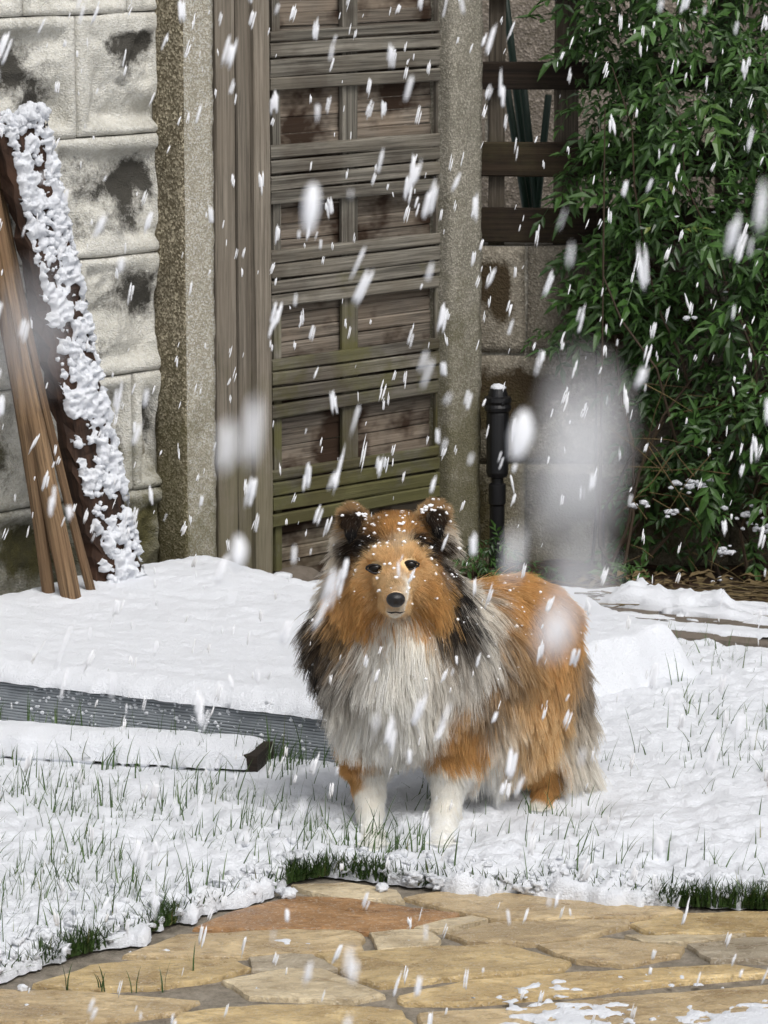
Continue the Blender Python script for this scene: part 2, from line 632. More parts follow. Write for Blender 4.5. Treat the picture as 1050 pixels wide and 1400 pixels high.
def edge_y(x):
    return np.interp(x, EDGE[:, 0], EDGE[:, 1])

def edge_dist(x, y):
    e = edge_y(x)
    sl = (edge_y(x + 0.02) - edge_y(x - 0.02)) / 0.04
    return (y - e) / np.sqrt(1 + sl * sl)

# ---- platform (low, mesh sided) outline on the ground
G0, G1 = Pz(0, 992, 0)[:2], Pz(450, 1047, 0)[:2]
PD = (G1 - G0) / np.linalg.norm(G1 - G0)
P_LEFT = G0 - PD * 0.9
P_FRONT = G0 + PD * 0.70
P_RIGHT = Pz(908, 938, 0)[:2]
P_BACK = Pz(800, 862, 0.05)[:2]
PLAT = np.array([P_LEFT, P_FRONT, P_RIGHT, P_BACK, Pz(600, 828, 0.08)[:2], Pz(430, 816, 0.08)[:2], W(0.03, 0.03, 0)[:2], W(-0.9, 0.0, 0)[:2]])

def poly_sd(poly, x, y):
    """signed distance, positive inside"""
    d = np.full(np.shape(x), 1e9)
    ins = np.zeros(np.shape(x), bool)
    n = len(poly)
    for i in range(n):
        a, b = poly[i], poly[(i + 1) % n]
        ex, ey = b - a
        wx, wy = x - a[0], y - a[1]
        t = np.clip((wx * ex + wy * ey) / (ex * ex + ey * ey), 0, 1)
        d = np.minimum(d, np.hypot(wx - ex * t, wy - ey * t))
        c = ((a[1] <= y) != (b[1] <= y)) & (x < (ex * (y - a[1]) / (ey + 1e-12) + a[0]))
        ins ^= c
    return np.where(ins, d, -d)

# ---- paving: joint bed and flagstones
pv = sheet('paving', [(-2.6, 2.2), (2.8, 2.2), (2.8, 5.45), (-2.6, 5.45)], -0.006, M['joint'])
tag(pv, 'wet mortar bed of the stone paved path', 'paving')
TAN, HON, PALE, RUST, GREY = (0.58, 0.465, 0.295), (0.64, 0.505, 0.285), (0.66, 0.575, 0.42), (0.40, 0.235, 0.115), (0.52, 0.465, 0.375)
STONES = [
    (PALE, [(405, 1211), (470, 1209), (540, 1217), (546, 1231), (482, 1227), (430, 1221)]),
    (RUST, [(270, 1268), (325, 1246), (400, 1227), (480, 1230), (560, 1242), (622, 1249), (617, 1256), (565, 1267), (505, 1273), (440, 1269), (350, 1272)]),
    (TAN, [(553, 1227), (600, 1220), (680, 1222), (770, 1230), (918, 1241), (928, 1247), (862, 1254), (760, 1256), (690, 1257), (606, 1241)]),
    (PALE, [(573, 1268), (640, 1254), (664, 1257), (602, 1271)]),
    (TAN, [(614, 1277), (680, 1263), (760, 1260), (856, 1259), (852, 1266), (800, 1279), (735, 1288), (645, 1287)]),
    (HON, [(866, 1263), (932, 1250), (1050, 1247), (1150, 1247), (1150, 1274), (1030, 1275), (900, 1277)]),
    (PALE, [(512, 1277), (578, 1273), (598, 1285), (590, 1292), (522, 1297)]),
    (TAN, [(172, 1306), (250, 1279), (350, 1275), (440, 1273), (480, 1275), (494, 1283), (488, 1297), (430, 1301), (300, 1308)]),
    (HON, [(437, 1306), (520, 1301), (600, 1296), (688, 1291), (720, 1300), (772, 1315), (768, 1324), (640, 1333), (522, 1347), (472, 1331)]),
    (HON, [(52, 1346), (130, 1321), (250, 1313), (318, 1313), (333, 1325), (290, 1337), (190, 1349), (100, 1352)]),
    (PALE, [(308, 1341), (400, 1327), (438, 1326), (488, 1346), (520, 1360), (478, 1367), (350, 1361)]),
    (HON, [(545, 1362), (640, 1342), (800, 1331), (1000, 1320), (1062, 1331), (900, 1345), (750, 1361), (640, 1371), (555, 1371)]),
    (TAN, [(738, 1292), (830, 1284), (880, 1291), (930, 1296), (920, 1305), (850, 1317), (792, 1313)]),
    (GREY, [(945, 1292), (1030, 1283), (1140, 1283), (1140, 1312), (975, 1311)]),
    (PALE, [(860, 1279), (900, 1281), (1015, 1279), (940, 1289), (885, 1287)]),
    (TAN, [(-60, 1350), (40, 1356), (100, 1358), (268, 1368), (238, 1384), (150, 1394), (-60, 1399)]),
    (HON, [(252, 1386), (360, 1375), (500, 1378), (545, 1382), (560, 1400), (500, 1440), (300, 1440), (240, 1404)]),
    (TAN, [(575, 1386), (700, 1379), (900, 1361), (1060, 1347), (1150, 1345), (1150, 1385), (900, 1402), (700, 1410), (580, 1402)]),
    (PALE, [(-80, 1405), (150, 1402), (222, 1406), (280, 1446), (200, 1490), (-80, 1490)]),
    (TAN, [(575, 1412), (700, 1418), (900, 1410), (1150, 1394), (1150, 1450), (900, 1475), (600, 1470), (520, 1448)]),
    (GREY, [(300, 1452), (500, 1450), (580, 1480), (560, 1530), (330, 1540), (215, 1500)]),
    (GREY, [(345, 1310), (425, 1307), (455, 1325), (350, 1326)]),
    (PALE, [(1155, 1250), (1300, 1262), (1420, 1262), (1420, 1290), (1200, 1300), (1155, 1278)]),
    (TAN, [(1160, 1300), (1420, 1296), (1420, 1335), (1250, 1345), (1160, 1340)]),
    (HON, [(1160, 1350), (1420, 1345), (1420, 1400), (1160, 1400)]),
]
paving_e = pv
def flagstone(k, col, px):
    P = np.array([Pz(x, y, 0)[:2] for x, y in px])
    c = P.mean(0)
    # resample outline with ragged, split edges
    out = []
    n = len(P)
    for i in range(n):
        a, b = P[i], P[(i + 1) % n]
        L = np.linalg.norm(b - a)
        m_ = max(1, int(L / 0.012))
        for t in range(m_):
            out.append(a + (b - a) * t / m_)
    out = np.array(out)
    q = np.concatenate([out * 30, np.full((len(out), 1), k * 3.1)], 1)
    d = (c - out) / np.linalg.norm(c - out, axis=1)[:, None]
    out = out + d * (-0.0065 + 0.010 * fbm(q, 4, 0.65))[:, None]
    rings = [(1.0, -0.010), (0.997, -0.0045), (0.985, -0.001), (0.94, 0.0), (0.72, 0.0), (0.4, 0.0)]
    V, Fc = [], []
    N = len(out)
    tilt = np.random.default_rng(k).normal(0, 0.006, 2)
    for s_, z in rings:
        R_ = c + (out - c) * s_
        zz = z + 0.002 + (0.0022 * fbm(np.concatenate([R_ * 22, np.full((N, 1), k * 1.7)], 1), 3) if z > -0.01 else 0) + (R_ - c) @ tilt * 0.5
        V += [(p[0], p[1], float(h)) for p, h in zip(R_, np.broadcast_to(zz, (N,)))]
    V.append((c[0], c[1], 0.002))
    for r_ in range(len(rings) - 1):
        for i in range(N):
            j = (i + 1) % N
            Fc.append((r_ * N + i, r_ * N + j, (r_ + 1) * N + j, (r_ + 1) * N + i))
    for i in range(N):
        Fc.append(((len(rings) - 1) * N + i, (len(rings) - 1) * N + (i + 1) % N, len(V) - 1))
    o = obj('flagstone', V, Fc, M['stone'], paving_e)
    v = np.random.default_rng(k + 40).uniform(0.86, 1.1)
    set_attr(o.data, 'tint', np.tile([col[0] * v, col[1] * v, col[2] * v, 1], (len(V), 1)), 'FLOAT_COLOR')
for k, (col, px) in enumerate(STONES):
    flagstone(k, col, px)

# ---- lawn earth and its snow
LAWN_PTS = [(x, y + 0.015) for x, y in EDGE] + [(4.5, 6.75), (0.36, 6.75), (0.2, 7.3), (-4.5, 9.0)]
lw = sheet('lawn', LAWN_PTS, -0.004, M['soil'])
tag(lw, 'dark earth and roots of the lawn under the snow', 'lawn')

PAWS_PX = [(508, 1163), (606, 1161), (737, 1116), (800, 1108)]
PAWS = np.array([Pz(x, y, 0.01)[:2] for x, y in PAWS_PX])

def snow_h(x, y):
    d = edge_dist(x, y)
    p2 = np.stack([x, y, np.zeros_like(x)], -1)
    gap_ = fbm(np.stack([x * 9, x * 0 + 3.3, x * 0 + 1.0], -1), 2)
    d = d + 0.024 * fbm(p2 * 16 + 5, 3) + 0.022 * fbm(p2 * 55, 3) + 0.016 * sstep(0.15, -0.1, gap_) - 0.010 * sstep(0.1, 0.3, gap_)
    base = 0.009 + 0.019 * np.sqrt(np.clip(d, 0, 0.045) / 0.045)
    lump = 0.012 * fbm(p2 * 13, 3) + 0.009 * billow(p2 * 22 + 9, 3) + 0.0065 * fbm(p2 * 80, 3)
    near = sstep(0.5, 0.05, d) * 0.35 + 0.75
    h = base + lump * near * sstep(-0.002, 0.03, d)
    for px_, py_ in PAWS:
        r2 = (x - px_) ** 2 + (y - py_) ** 2
        h = h - (h - 0.004) * 0.92 * np.exp(-r2 / 0.055 ** 2)
    return h, d

gx, gy = np.arange(-1.5, 1.9, 0.006), np.arange(4.3, 7.0, 0.0065)
X, Y = np.meshgrid(gx, gy, indexing='ij')
H, D_ = snow_h(X, Y)
KERB_F = [Pz(700, 876, 0.0)[:2], Pz(1050, 905, 0.0)[:2]]
ksl = (KERB_F[1][1] - KERB_F[0][1]) / (KERB_F[1][0] - KERB_F[0][0])
def kerb_y(x):
    return KERB_F[0][1] + (x - KERB_F[0][0]) * ksl
SDP = poly_sd(PLAT, X, Y)
_a, _b = Pz(-300, 1020, 0)[:2], Pz(352, 1062, 0)[:2]
_e = _b - _a
_t = np.clip(((X - _a[0]) * _e[0] + (Y - _a[1]) * _e[1]) / (_e @ _e), 0, 1)
d_brd = np.hypot(X - _a[0] - _e[0] * _t, Y - _a[1] - _e[1] * _t)
H = H * (0.22 + 0.78 * sstep(0.03, 0.16, np.minimum(d_brd, -SDP + 0.02 + 0.2 * (X > 0.15))))
H = H + 0.03 * np.exp(-((Y - kerb_y(X) + 0.03) / 0.055) ** 2) * sstep(0.62, 0.5, X) * sstep(0.25, 0.9, 0.5 + fbm(np.stack([X, Y, X * 0], -1) * 9 + 3, 2)) * (X > 0.3)
lim_ = np.minimum(np.minimum(D_, 0.03 - SDP), kerb_y(X) + 0.02 + (X < 0.3) * 5 - Y)
V = np.stack([X, Y, H], -1).reshape(-1, 3)
V, Q = snap_contour(V, grid_faces(len(gx), len(gy)), lim_.ravel(), len(gx), len(gy), -0.002)
sn = link('snow_cover', fast_mesh('snow_cover', V, Q, M['snow']))
tag(sn, 'lumpy white snow lying over the lawn around the dog', 'snow', kind='stuff')
# loose snow lumps along the ragged lawn edge
bag = Bag()
for k in range(300):
    px = random.uniform(-150, 1250)
    x = Pz(px, 1230, 0)[0]
    if k % 3 == 0:
        d = random.uniform(0.03, 0.22)
    else:
        d = random.uniform(-0.002, 0.035)
    y = float(edge_y(x)) + d
    gap = fbm(np.array([x * 9, 3.3, 1.0]), 2)
    if d < 0.03 and gap > 0.12:
        continue
    r = random.uniform(0.002, 0.006)
    h, _ = snow_h(np.array([x]), np.array([y]))
    bag.add(*blob_geo((x, y, max(0.004, float(h[0])) + r * 0.1), r, ICO2, 0.75, 2.2, k, (1.3, 1.2, 0.8)))
for k in range(520):     # fluffy clumps sitting on the grass at the edge
    x = (random.uniform(-150, 1250) - CX) / F_PX * 5.2
    g_ = float(fbm(np.array([x * 9, 3.3, 1.0]), 2))
    d = random.uniform(-0.004, 0.05)
    if g_ > 0.08 and d < 0.02 and random.random() < 0.75: continue
    if fbm(np.array([x * 40, d * 40, 5.0]), 2) < -0.1: continue
    y = float(edge_y(x)) + d
    r = random.uniform(0.004, 0.012)
    bag.add(*blob_geo((x, y, 0.008 + 0.35 * min(d, 0.05) + random.uniform(0, 0.008)), r, ICO3 if r > 0.008 else ICO2, 1.0, 2.6, k * 1.3, (1.3, 1.1, 0.85)))
for px, py, r in ((395, 1219, 0.010), (386, 1214, 0.007), (522, 1210, 0.008), (30, 1345, 0.006)):
    p = Pz(px, py, 0.01)
    bag.add(*blob_geo((p[0], p[1], r * 0.7), r, ICO3, 0.55, 2.4, px, (1.15, 1.1, 0.9)))
tag(bag.build('snow_lumps', M['snow'], smooth=True), 'small loose snow lumps along the lawn edge by the stone path', 'snow', kind='stuff')

# thin slush on the joints at the front of the path
u_, v_ = np.arange(-0.75, 0.95, 0.0035), np.arange(4.25, 5.12, 0.0045)
X, Y = np.meshgrid(u_, v_, indexing='ij')
p3 = np.stack([X, Y, X * 0], -1)
cov = 0.9 * fbm(p3 * np.array([5, 12, 1]) + 3, 3) + 0.55 * fbm(p3 * 60, 3) - 0.66 + 0.30 * sstep(-0.1, 0.5, X) * sstep(4.9, 4.6, Y) + 0.14 * sstep(4.75, 4.58, Y) + 0.7 * sstep(0.36, 0.48, X) * sstep(4.60, 4.52, Y)
Z = 0.0015 + 0.007 * np.sqrt(np.clip(cov, 0, 0.5)) + 0.0012 * fbm(p3 * 150, 2)
V = np.stack([X, Y, Z], -1).reshape(-1, 3)
V, Q = snap_contour(V, grid_faces(len(u_), len(v_)), np.minimum(cov * 0.02, -edge_dist(X, Y) - 0.01).ravel(), len(u_), len(v_))
tag(link('slush', fast_mesh('slush', V, Q, M['snow'])), 'thin patches of wet slush on the front of the stone path', 'slush', kind='stuff')

# ---- grass blades poking through
bag = Bag()
r_ = np.random.default_rng(5)
def blade(x, y, h, lean, az, w, z0=0.0):
    dx, dy = math.cos(az), math.sin(az)
    ax = az + r_.uniform(0.9, 2.2)
    wx, wy = math.cos(ax) * w, math.sin(ax) * w
    V = []
    for t, ww in ((0, 1.0), (0.4, 0.9), (0.75, 0.55), (1, 0.03)):
        o = lean * t * t
        zz = z0 + h * (t - 0.25 * lean / max(h, .01) * t * t * 0.5)
        V.append((x + dx * o - wx * ww, y + dy * o - wy * ww, zz))
        V.append((x + dx * o + wx * ww, y + dy * o + wy * ww, zz))
    bag.add(V, [(0, 1, 3, 2), (2, 3, 5, 4), (4, 5, 7, 6)], r_.random() * 0.9)
NB = 46000
bx, by = r_.uniform(-1.4, 1.7, NB), r_.uniform(4.3, 6.7, NB)
bd = edge_dist(bx, by)
dens = 0.16 + 0.84 * (fbm(np.stack([bx * 7, by * 7, bx * 0 + 0.5], -1), 2) > 0.0)
dens = dens * np.where(bx > 0.1, 0.6, 1.0) * np.where(bd < 0.25, 1.35, 0.9)
okb = (bd > 0) & (poly_sd(PLAT, bx, by) < -0.01) & (by < kerb_y(bx)) & (r_.random(NB) < dens * np.where((bx < 0.1) & (by < 5.9), 0.95, 0.5))
for x, y in zip(bx[okb], by[okb]):
    h = r_.uniform(0.036, 0.066) + (0.035 if r_.random() < 0.09 else 0)
    blade(x, y, h, r_.uniform(0.0, 0.04), r_.uniform(0, 6.28) if r_.random() < .5 else r_.normal(0.3, 0.5), r_.uniform(0.0007, 0.0016))
NB = 6500
bx = (r_.uniform(-150, 1250, NB) - CX) / F_PX * 5.2
gap = fbm(np.stack([bx * 9, bx * 0 + 3.3, bx * 0 + 1.0], -1), 2)
okb = (gap > 0.07) | (r_.random(NB) > 0.72)
bx = bx[okb]
bd = np.abs(r_.normal(0, 0.016, len(bx)))
by = edge_y(bx) + bd - 0.002
for x, y in zip(bx, by):   # dense fringe at the cut edge
    blade(x, y, r_.uniform(0.012, 0.048), r_.uniform(0.005, 0.035), r_.normal(-1.57, 1.1), r_.uniform(0.0008, 0.0017))
for px, py in ((230, 1357), (135, 1352), (105, 1354), (180, 1358), (140, 1356), (255, 1330)):
    p = Pz(px, py, 0)
    for k in range(2):
        blade(p[0] + r_.normal(0, 0.006), p[1], r_.uniform(0.025, 0.05), 0.01, r_.uniform(0, 6), 0.0012)
tag(bag.build('grass', M['grass']), 'green grass blades poking up through the snow', 'grass', kind='stuff')

# ---- the low platform with its ribbed grey side
plat = thing('garden_platform', (*((P_FRONT + P_LEFT) / 2), 0), 'low garden platform with ribbed grey mesh sides under thick snow', 'platform')
PLH = 0.088
ins = PLAT + (PLAT.mean(0) - PLAT) * 0.012
n = len(ins)
V = [(p[0], p[1], -0.01) for p in ins] + [(p[0], p[1], PLH) for p in ins]
obj('core', V, [tuple(range(n, 2 * n))] + [(i, (i + 1) % n, n + (i + 1) % n, n + i) for i in range(n)], M['rib'], plat)
bag = Bag()
for a, b in ((P_LEFT, P_FRONT), (P_FRONT, P_FRONT + (P_RIGHT - P_FRONT) * 0.15)):
    L = np.linalg.norm(b - a)
    ns = int(L / 0.05)
    for k in range(17):
        z = 0.0 + k * PLH / 16.5
        pts = [(*(a + (b - a) * i / ns), z + 0.0006 * math.sin(i * 1.3 + k)) for i in range(ns + 1)]
        bag.add(*tube_geo(pts, 0.0027, 6))
tag(bag.build('ribbed_side', M['rib'], plat), kind='stuff')
PAd = np.array([PD[0], PD[1]])
PBd = np.array([-PD[1], PD[0]])
u_, v_ = np.arange(-1.75, 1.6, 0.0065), np.arange(-0.45, 1.7, 0.0065)
U, Vv = np.meshgrid(u_, v_, indexing='ij')
X = P_FRONT[0] + PAd[0] * U + PBd[0] * Vv
Y = P_FRONT[1] + PAd[1] * U + PBd[1] * Vv
sd0 = poly_sd(PLAT, X, Y)
p3 = np.stack([X, Y, X * 0], -1)
# distance to the open right-hand edges, where the snow hangs down to the lawn
e_r = np.full(X.shape, 1e9)
for a, b_ in ((P_FRONT + (P_RIGHT - P_FRONT) * 0.12, P_RIGHT), (P_RIGHT, P_BACK)):
    ex, ey = b_ - a
    tt = np.clip(((X - a[0]) * ex + (Y - a[1]) * ey) / (ex * ex + ey * ey), 0, 1)
    e_r = np.minimum(e_r, np.hypot(X - a[0] - ex * tt, Y - a[1] - ey * tt))
hang = sstep(0.13, 0.09, e_r)
sd = sd0 + 0.012 + 0.008 * fbm(p3 * 26, 3) + 0.004 * fbm(p3 * 90, 2) + 0.085 * hang + 0.02 * hang * fbm(p3 * 11, 2)
rip = fbm(np.stack([U * 9, Vv * 34, U * 0], -1), 3)
Z = PLH - 0.010 + 0.036 * np.sqrt(np.clip(sd, 0, 0.05) / 0.05) + (0.0038 * rip + 0.003 * fbm(p3 * 28, 3)) * sstep(0, 0.05, sd) + 0.014 * fbm(p3 * 3.2, 2) * sstep(0, 0.1, sd) + 0.0022 * fbm(p3 * 80, 2)
drop = sstep(0.02, -0.075, sd0 + 0.03 * fbm(p3 * 14, 3)) * hang
Z = Z * (1 - drop) + (0.012 + 0.012 * billow(p3 * 24, 2)) * drop
# drift against the foot of the wall
wn_ = (X - WO[0]) * WN[0] + (Y - WO[1]) * WN[1]
ws_ = (X - WO[0]) * WS[0] + (Y - WO[1]) * WS[1]
Z += 0.022 * np.exp(-np.clip(wn_, 0, 1) / 0.10) * (0.8 + 0.6 * fbm(p3 * 9, 2))
V = np.stack([X, Y, Z], -1).reshape(-1, 3)
V, Q = snap_contour(V, grid_faces(len(u_), len(v_)), np.minimum(sd, X + 1.7).ravel(), len(u_), len(v_), np.where(hang > 0.5, -0.01, PLH - 0.008).ravel())
tag(link('snow_cap', fast_mesh('snow_cap', V, Q, M['snow'])), 'smooth rippled snow lying on the low garden platform', 'snow', kind='stuff')
bag = Bag()
r_ = np.random.default_rng(9)
for k in range(1300):     # snow dusting caught on the ribs
    t = r_.random()
    a, b = (P_LEFT, P_FRONT) if k % 6 else (P_FRONT, P_RIGHT)
    p = a + (b - a) * t
    q = fbm(np.array([p[0] * 14, p[1] * 14, 7.0]), 2)
    if q < -0.05 and r_.random() < 0.7:
        continue
    z = PLH * (1 - r_.random() ** 1.3 * 0.9)
    nrm = np.array([PD[1], -PD[0]])
    bag.add(*blob_geo((p[0] + nrm[0] * 0.002, p[1] + nrm[1] * 0.002, z), 0.0008 + 0.0030 * r_.random() ** 2, ICO1, 0.6, 1.8, k, (1.4, 0.7, 1.0)))
for k in range(230):     # ragged lip of snow
    t = r_.random()
    p = P_LEFT + (P_FRONT - P_LEFT) * t
    bag.add(*blob_geo((p[0], p[1] + 0.006, PLH + r_.uniform(-0.001, 0.006)), r_.uniform(0.002, 0.006), ICO2, 0.7, 2.0, k, (1.4, 1.0, 0.9)))
tag(bag.build('snow_dusting', M['snow'], smooth=True), 'snow crumbs caught on the grey ribbed side of the platform', 'snow', kind='stuff')

# ---- dark timber lying in front of it
T0, T1 = Pz(-160, 1030, 0)[:2], Pz(352, 1062, 0)[:2]
td = (T1 - T0) / np.linalg.norm(T1 - T0)
tn = np.array([-td[1], td[0]])
T0, T1 = T0 + tn * 0.05 - td * 0.4, T1 + tn * 0.05
tb = board('timber_board', (*T0, 0.020), (*T1, 0.020), (*tn, 0), 0.10, 0.030, M['plank'], None, nseg=6)
tag(tb, 'dark wet timber board lying snow covered before the grey platform', 'board')
L = np.linalg.norm(T1 - T0)
u_, v_ = np.arange(-0.02, L + 0.03, 0.005), np.arange(-0.08, 0.085, 0.005)
U, Vv = np.meshgrid(u_, v_, indexing='ij')
X = T0[0] + td[0] * U + tn[0] * Vv
Y = T0[1] + td[1] * U + tn[1] * Vv
e = np.minimum(np.minimum(U + 0.3, L - 0.018 - U), 0.058 - np.abs(Vv)) + 0.007 * fbm(np.stack([X, Y, X * 0], -1) * 30, 3)
Z = 0.031 + 0.020 * np.sqrt(np.clip(e, 0, 0.04) / 0.04) + 0.004 * fbm(np.stack([X, Y, X * 0], -1) * 25, 3) - 0.030 * sstep(0.004, -0.004, e) * (U < L - 0.06)
V = np.stack([X, Y, Z], -1).reshape(-1, 3)
V, Q = snap_contour(V, grid_faces(len(u_), len(v_)), (e + 0.004).ravel(), len(u_), len(v_), 0.012)
tag(link('snow_ridge', fast_mesh('snow_ridge', V, Q, M['snow'])), 'rounded ridge of snow on the timber board before the platform', 'snow', kind='stuff')

# ================================================================== THE BLOCK WALL, POST AND GATE
WALL_N = -0.0755
COURSE = 0.232
s_ref, z_ref = PW(150, 186, WALL_N)
wall = thing('block_wall', W(-0.4, WALL_N, 0), 'pale rock-faced concrete block wall stained dark and mossy at the foot', 'wall')

def rock_block(s0, s1, z0, z1, seed, mat, to_world, parent, margin=0.020, amp=0.030, N=38, stain=1.0, flat=False):
    """one block: flat margin, pitched rough centre, rounded arrises and a skirt running back into the wall"""
    r = np.random.default_rng(abs(seed))
    a = np.linspace(0, 1, N)
    A, B = np.meshgrid(a, a, indexing='ij')
    S = s0 + (s1 - s0) * A
    Zz = z0 + (z1 - z0) * B
    em = np.minimum(np.minimum(S - s0, s1 - S), np.minimum(Zz - z0, z1 - Zz))
    q = np.stack([S * 11 + seed * 5.1, Zz * 11 + seed * 2.3, np.full_like(S, seed * 1.3)], -1)
    rough = fbm(q, 4, 0.6)
    warp = fbm(q * 0.6 + 31, 2) * 0.02
    k = sstep(margin * 0.8, margin * 2.0, em + warp)
    scoop = np.abs(fbm(q * 0.55 + 11, 3)) * 2
    depth = -amp * (0.15 + 1.0 * scoop) * k + amp * 0.75 * rough * k if not flat else 0.0035 * rough
    depth = depth + (0.0014 if flat else 0.0014 + 0.0045 * k) * fbm(q * 5, 3)
    depth = depth - 0.006 * sstep(0.004, 0.0, em)
    js = 0.003 * fbm(q * 1.3 + 3, 2)
    V = [to_world(s + j, d, z + j2) for s, d, z, j, j2 in zip(S.ravel(), depth.ravel(), Zz.ravel(), js.ravel() * (em.ravel() < .004), js.ravel()[::-1] * (em.ravel() < .004))]
    Fc = [tuple(f) for f in grid_faces(N, N)]
    rim = [i * N for i in range(N)] + [(N - 1) * N + j for j in range(1, N)] + [i * N + N - 1 for i in range(N - 2, -1, -1)] + [j for j in range(N - 2, 0, -1)]
    base = len(V)
    for i in rim:
        V.append(to_world(S.ravel()[i], -0.06, Zz.ravel()[i]))
    for i in range(len(rim)):
        j = (i + 1) % len(rim)
        Fc.append((rim[i], base + i, base + j, rim[j]))
    o = obj('block', V, Fc, mat, parent, smooth=True)
    st = np.zeros(len(V))
    ca, cb = r.uniform(0.2, 0.8), r.uniform(0.35, 0.9)
    sx, sy = r.uniform(0.18, 0.42), r.uniform(0.15, 0.36)
    blob = 0.32 * sstep(-0.1, 0.5, fbm(q * 0.8 + 5, 3)) + np.exp(-(((A - ca) / sx) ** 2 + ((B - cb) / sy) ** 2)) + 0.6 * np.exp(-(((A - r.uniform(0.5, 0.85)) / 0.14) ** 2 + ((B - r.uniform(0.25, 0.55)) / 0.22) ** 2))
    st[:N * N] = (blob * (0.75 + 0.9 * fbm(q * 1.4 + 70, 3)) * k).ravel() * stain * 1.5
    set_attr(o.data, 'stain', st)
    return o

tw = lambda s, d, z: W(s, WALL_N + d, z)
z0 = z_ref
rows = range(-5, 6)
for i in rows:
    zb, zt = z_ref + COURSE * i, z_ref + COURSE * (i + 1)
    if zt < -0.1:
        continue
    joints = [0.035, -0.2, -0.457, -0.714, -0.971, -1.228, -1.485] if i % 2 == 0 else [0.035, -0.07, -0.327, -0.584, -0.841, -1.098, -1.355]
    if i == -1:
        joints = [0.035, -0.27, -0.53, -0.79, -1.05, -1.31]
    for k in range(len(joints) - 1):
        if joints[k] - joints[k + 1] < 0.12 and k == 0 and i % 2:
            pass
        rock_block(joints[k + 1] + 0.0015, joints[k] - 0.0015, zb + 0.0015, zt - 0.0015, 13 + i * 17 + k * 7, M['block'], tw, wall)
V = [W(-1.5, WALL_N - 0.047, -0.1), W(0.03, WALL_N - 0.047, -0.1), W(0.03, WALL_N - 0.047, 1.75), W(-1.5, WALL_N - 0.047, 1.75)]
V += [p - WN * 0.18 for p in V]
obj('mortar', V, [(0, 1, 2, 3), (7, 6, 5, 4), (0, 4, 5, 1), (1, 5, 6, 2), (2, 6, 7, 3), (3, 7, 4, 0)], M['mortar'], wall)

def post_mesh(name, s0, s1, n0, n1, h, mats, label, cat, edge=0.006, seed=0):
    """square cast post, edges worn; side faces can take another material"""
    rr = np.random.default_rng(abs(seed))
    NS, NZ = 6, 150
    ring = []
    for i in range(NS): ring.append((s0 + (s1 - s0) * i / NS, n1, 0))
    for i in range(NS): ring.append((s1, n1 + (n0 - n1) * i / NS, 1))
    for i in range(NS): ring.append((s1 + (s0 - s1) * i / NS, n0, 0))
    for i in range(NS): ring.append((s0, n0 + (n1 - n0) * i / NS, 1))
    R = len(ring)
    V, Fc, mi = [], [], []
    cs, cn = (s0 + s1) / 2, (n0 + n1) / 2
    for j in range(NZ + 1):
        z = -0.1 + (h + 0.1) * j / NZ
        for k, (s, n_, sd_) in enumerate(ring):
            corner = k % NS == 0
            q = np.array([s * 60 + seed, n_ * 60, z * 60])
            d = 0.0012 * fbm(q, 3) * (2.4 if corner else 1.0)
            if corner: d -= edge * (0.35 + 0.5 * abs(float(fbm(q * 0.5, 2))))
            ds, dn = s - cs, n_ - cn
            l = math.hypot(ds, dn)
            V.append(W(s + ds / l * d, n_ + dn / l * d, z))
    for j in range(NZ):
        for k in range(R):
            k2 = (k + 1) % R
            Fc.append((j * R + k, j * R + k2, (j + 1) * R + k2, (j + 1) * R + k))
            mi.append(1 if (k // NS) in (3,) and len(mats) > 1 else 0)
    Fc.append(tuple(range(NZ * R, NZ * R + R)))
    mi.append(0)
    o = obj(name, V, Fc, mats[0], smooth=True)
    for m_ in mats[1:]:
        o.data.materials.append(m_)
    o.data.polygons.foreach_set('material_index', mi)
    return tag(o, label, cat)

sP = PW(295, 400, 0)[0]
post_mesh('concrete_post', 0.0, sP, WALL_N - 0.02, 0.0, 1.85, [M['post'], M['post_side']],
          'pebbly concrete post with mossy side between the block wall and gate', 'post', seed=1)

def s_px(px, n_):
    return PW(px, 400, n_)[0]

fr = thing('gateway', W(0.15, -0.03, 0), 'weathered grey timber gate frame of upright boards beside the pebbly post', 'gateway')
for x0, x1, n_, t in ((298, 324, -0.022, 0.03), (325.5, 349, -0.034, 0.03), (350, 372, -0.018, 0.04)):
    sa, sb = s_px(x0, n_), s_px(x1, n_)
    board('frame_board', W((sa + sb) / 2, n_ - t / 2, -0.02), W((sa + sb) / 2, n_ - t / 2, 1.9), WS, sb - sa, t, M['jamb'], fr, nseg=8, jit=0.0009, ch=0.003)
sa, sb = s_px(296, -0.06) - 0.02, s_px(372, -0.06)
board('backing_board', W((sa + sb) / 2, -0.075, -0.02), W((sa + sb) / 2, -0.075, 1.88), WS, sb - sa, 0.02, M['panel'], fr)
sa, sb = s_px(605, -0.03), s_px(612, -0.03)
board('stop_strip', W(sb, -0.045, -0.02), W(sb, -0.045, 1.9), WN, 0.05, 0.012, M['jamb'], fr, nseg=6)

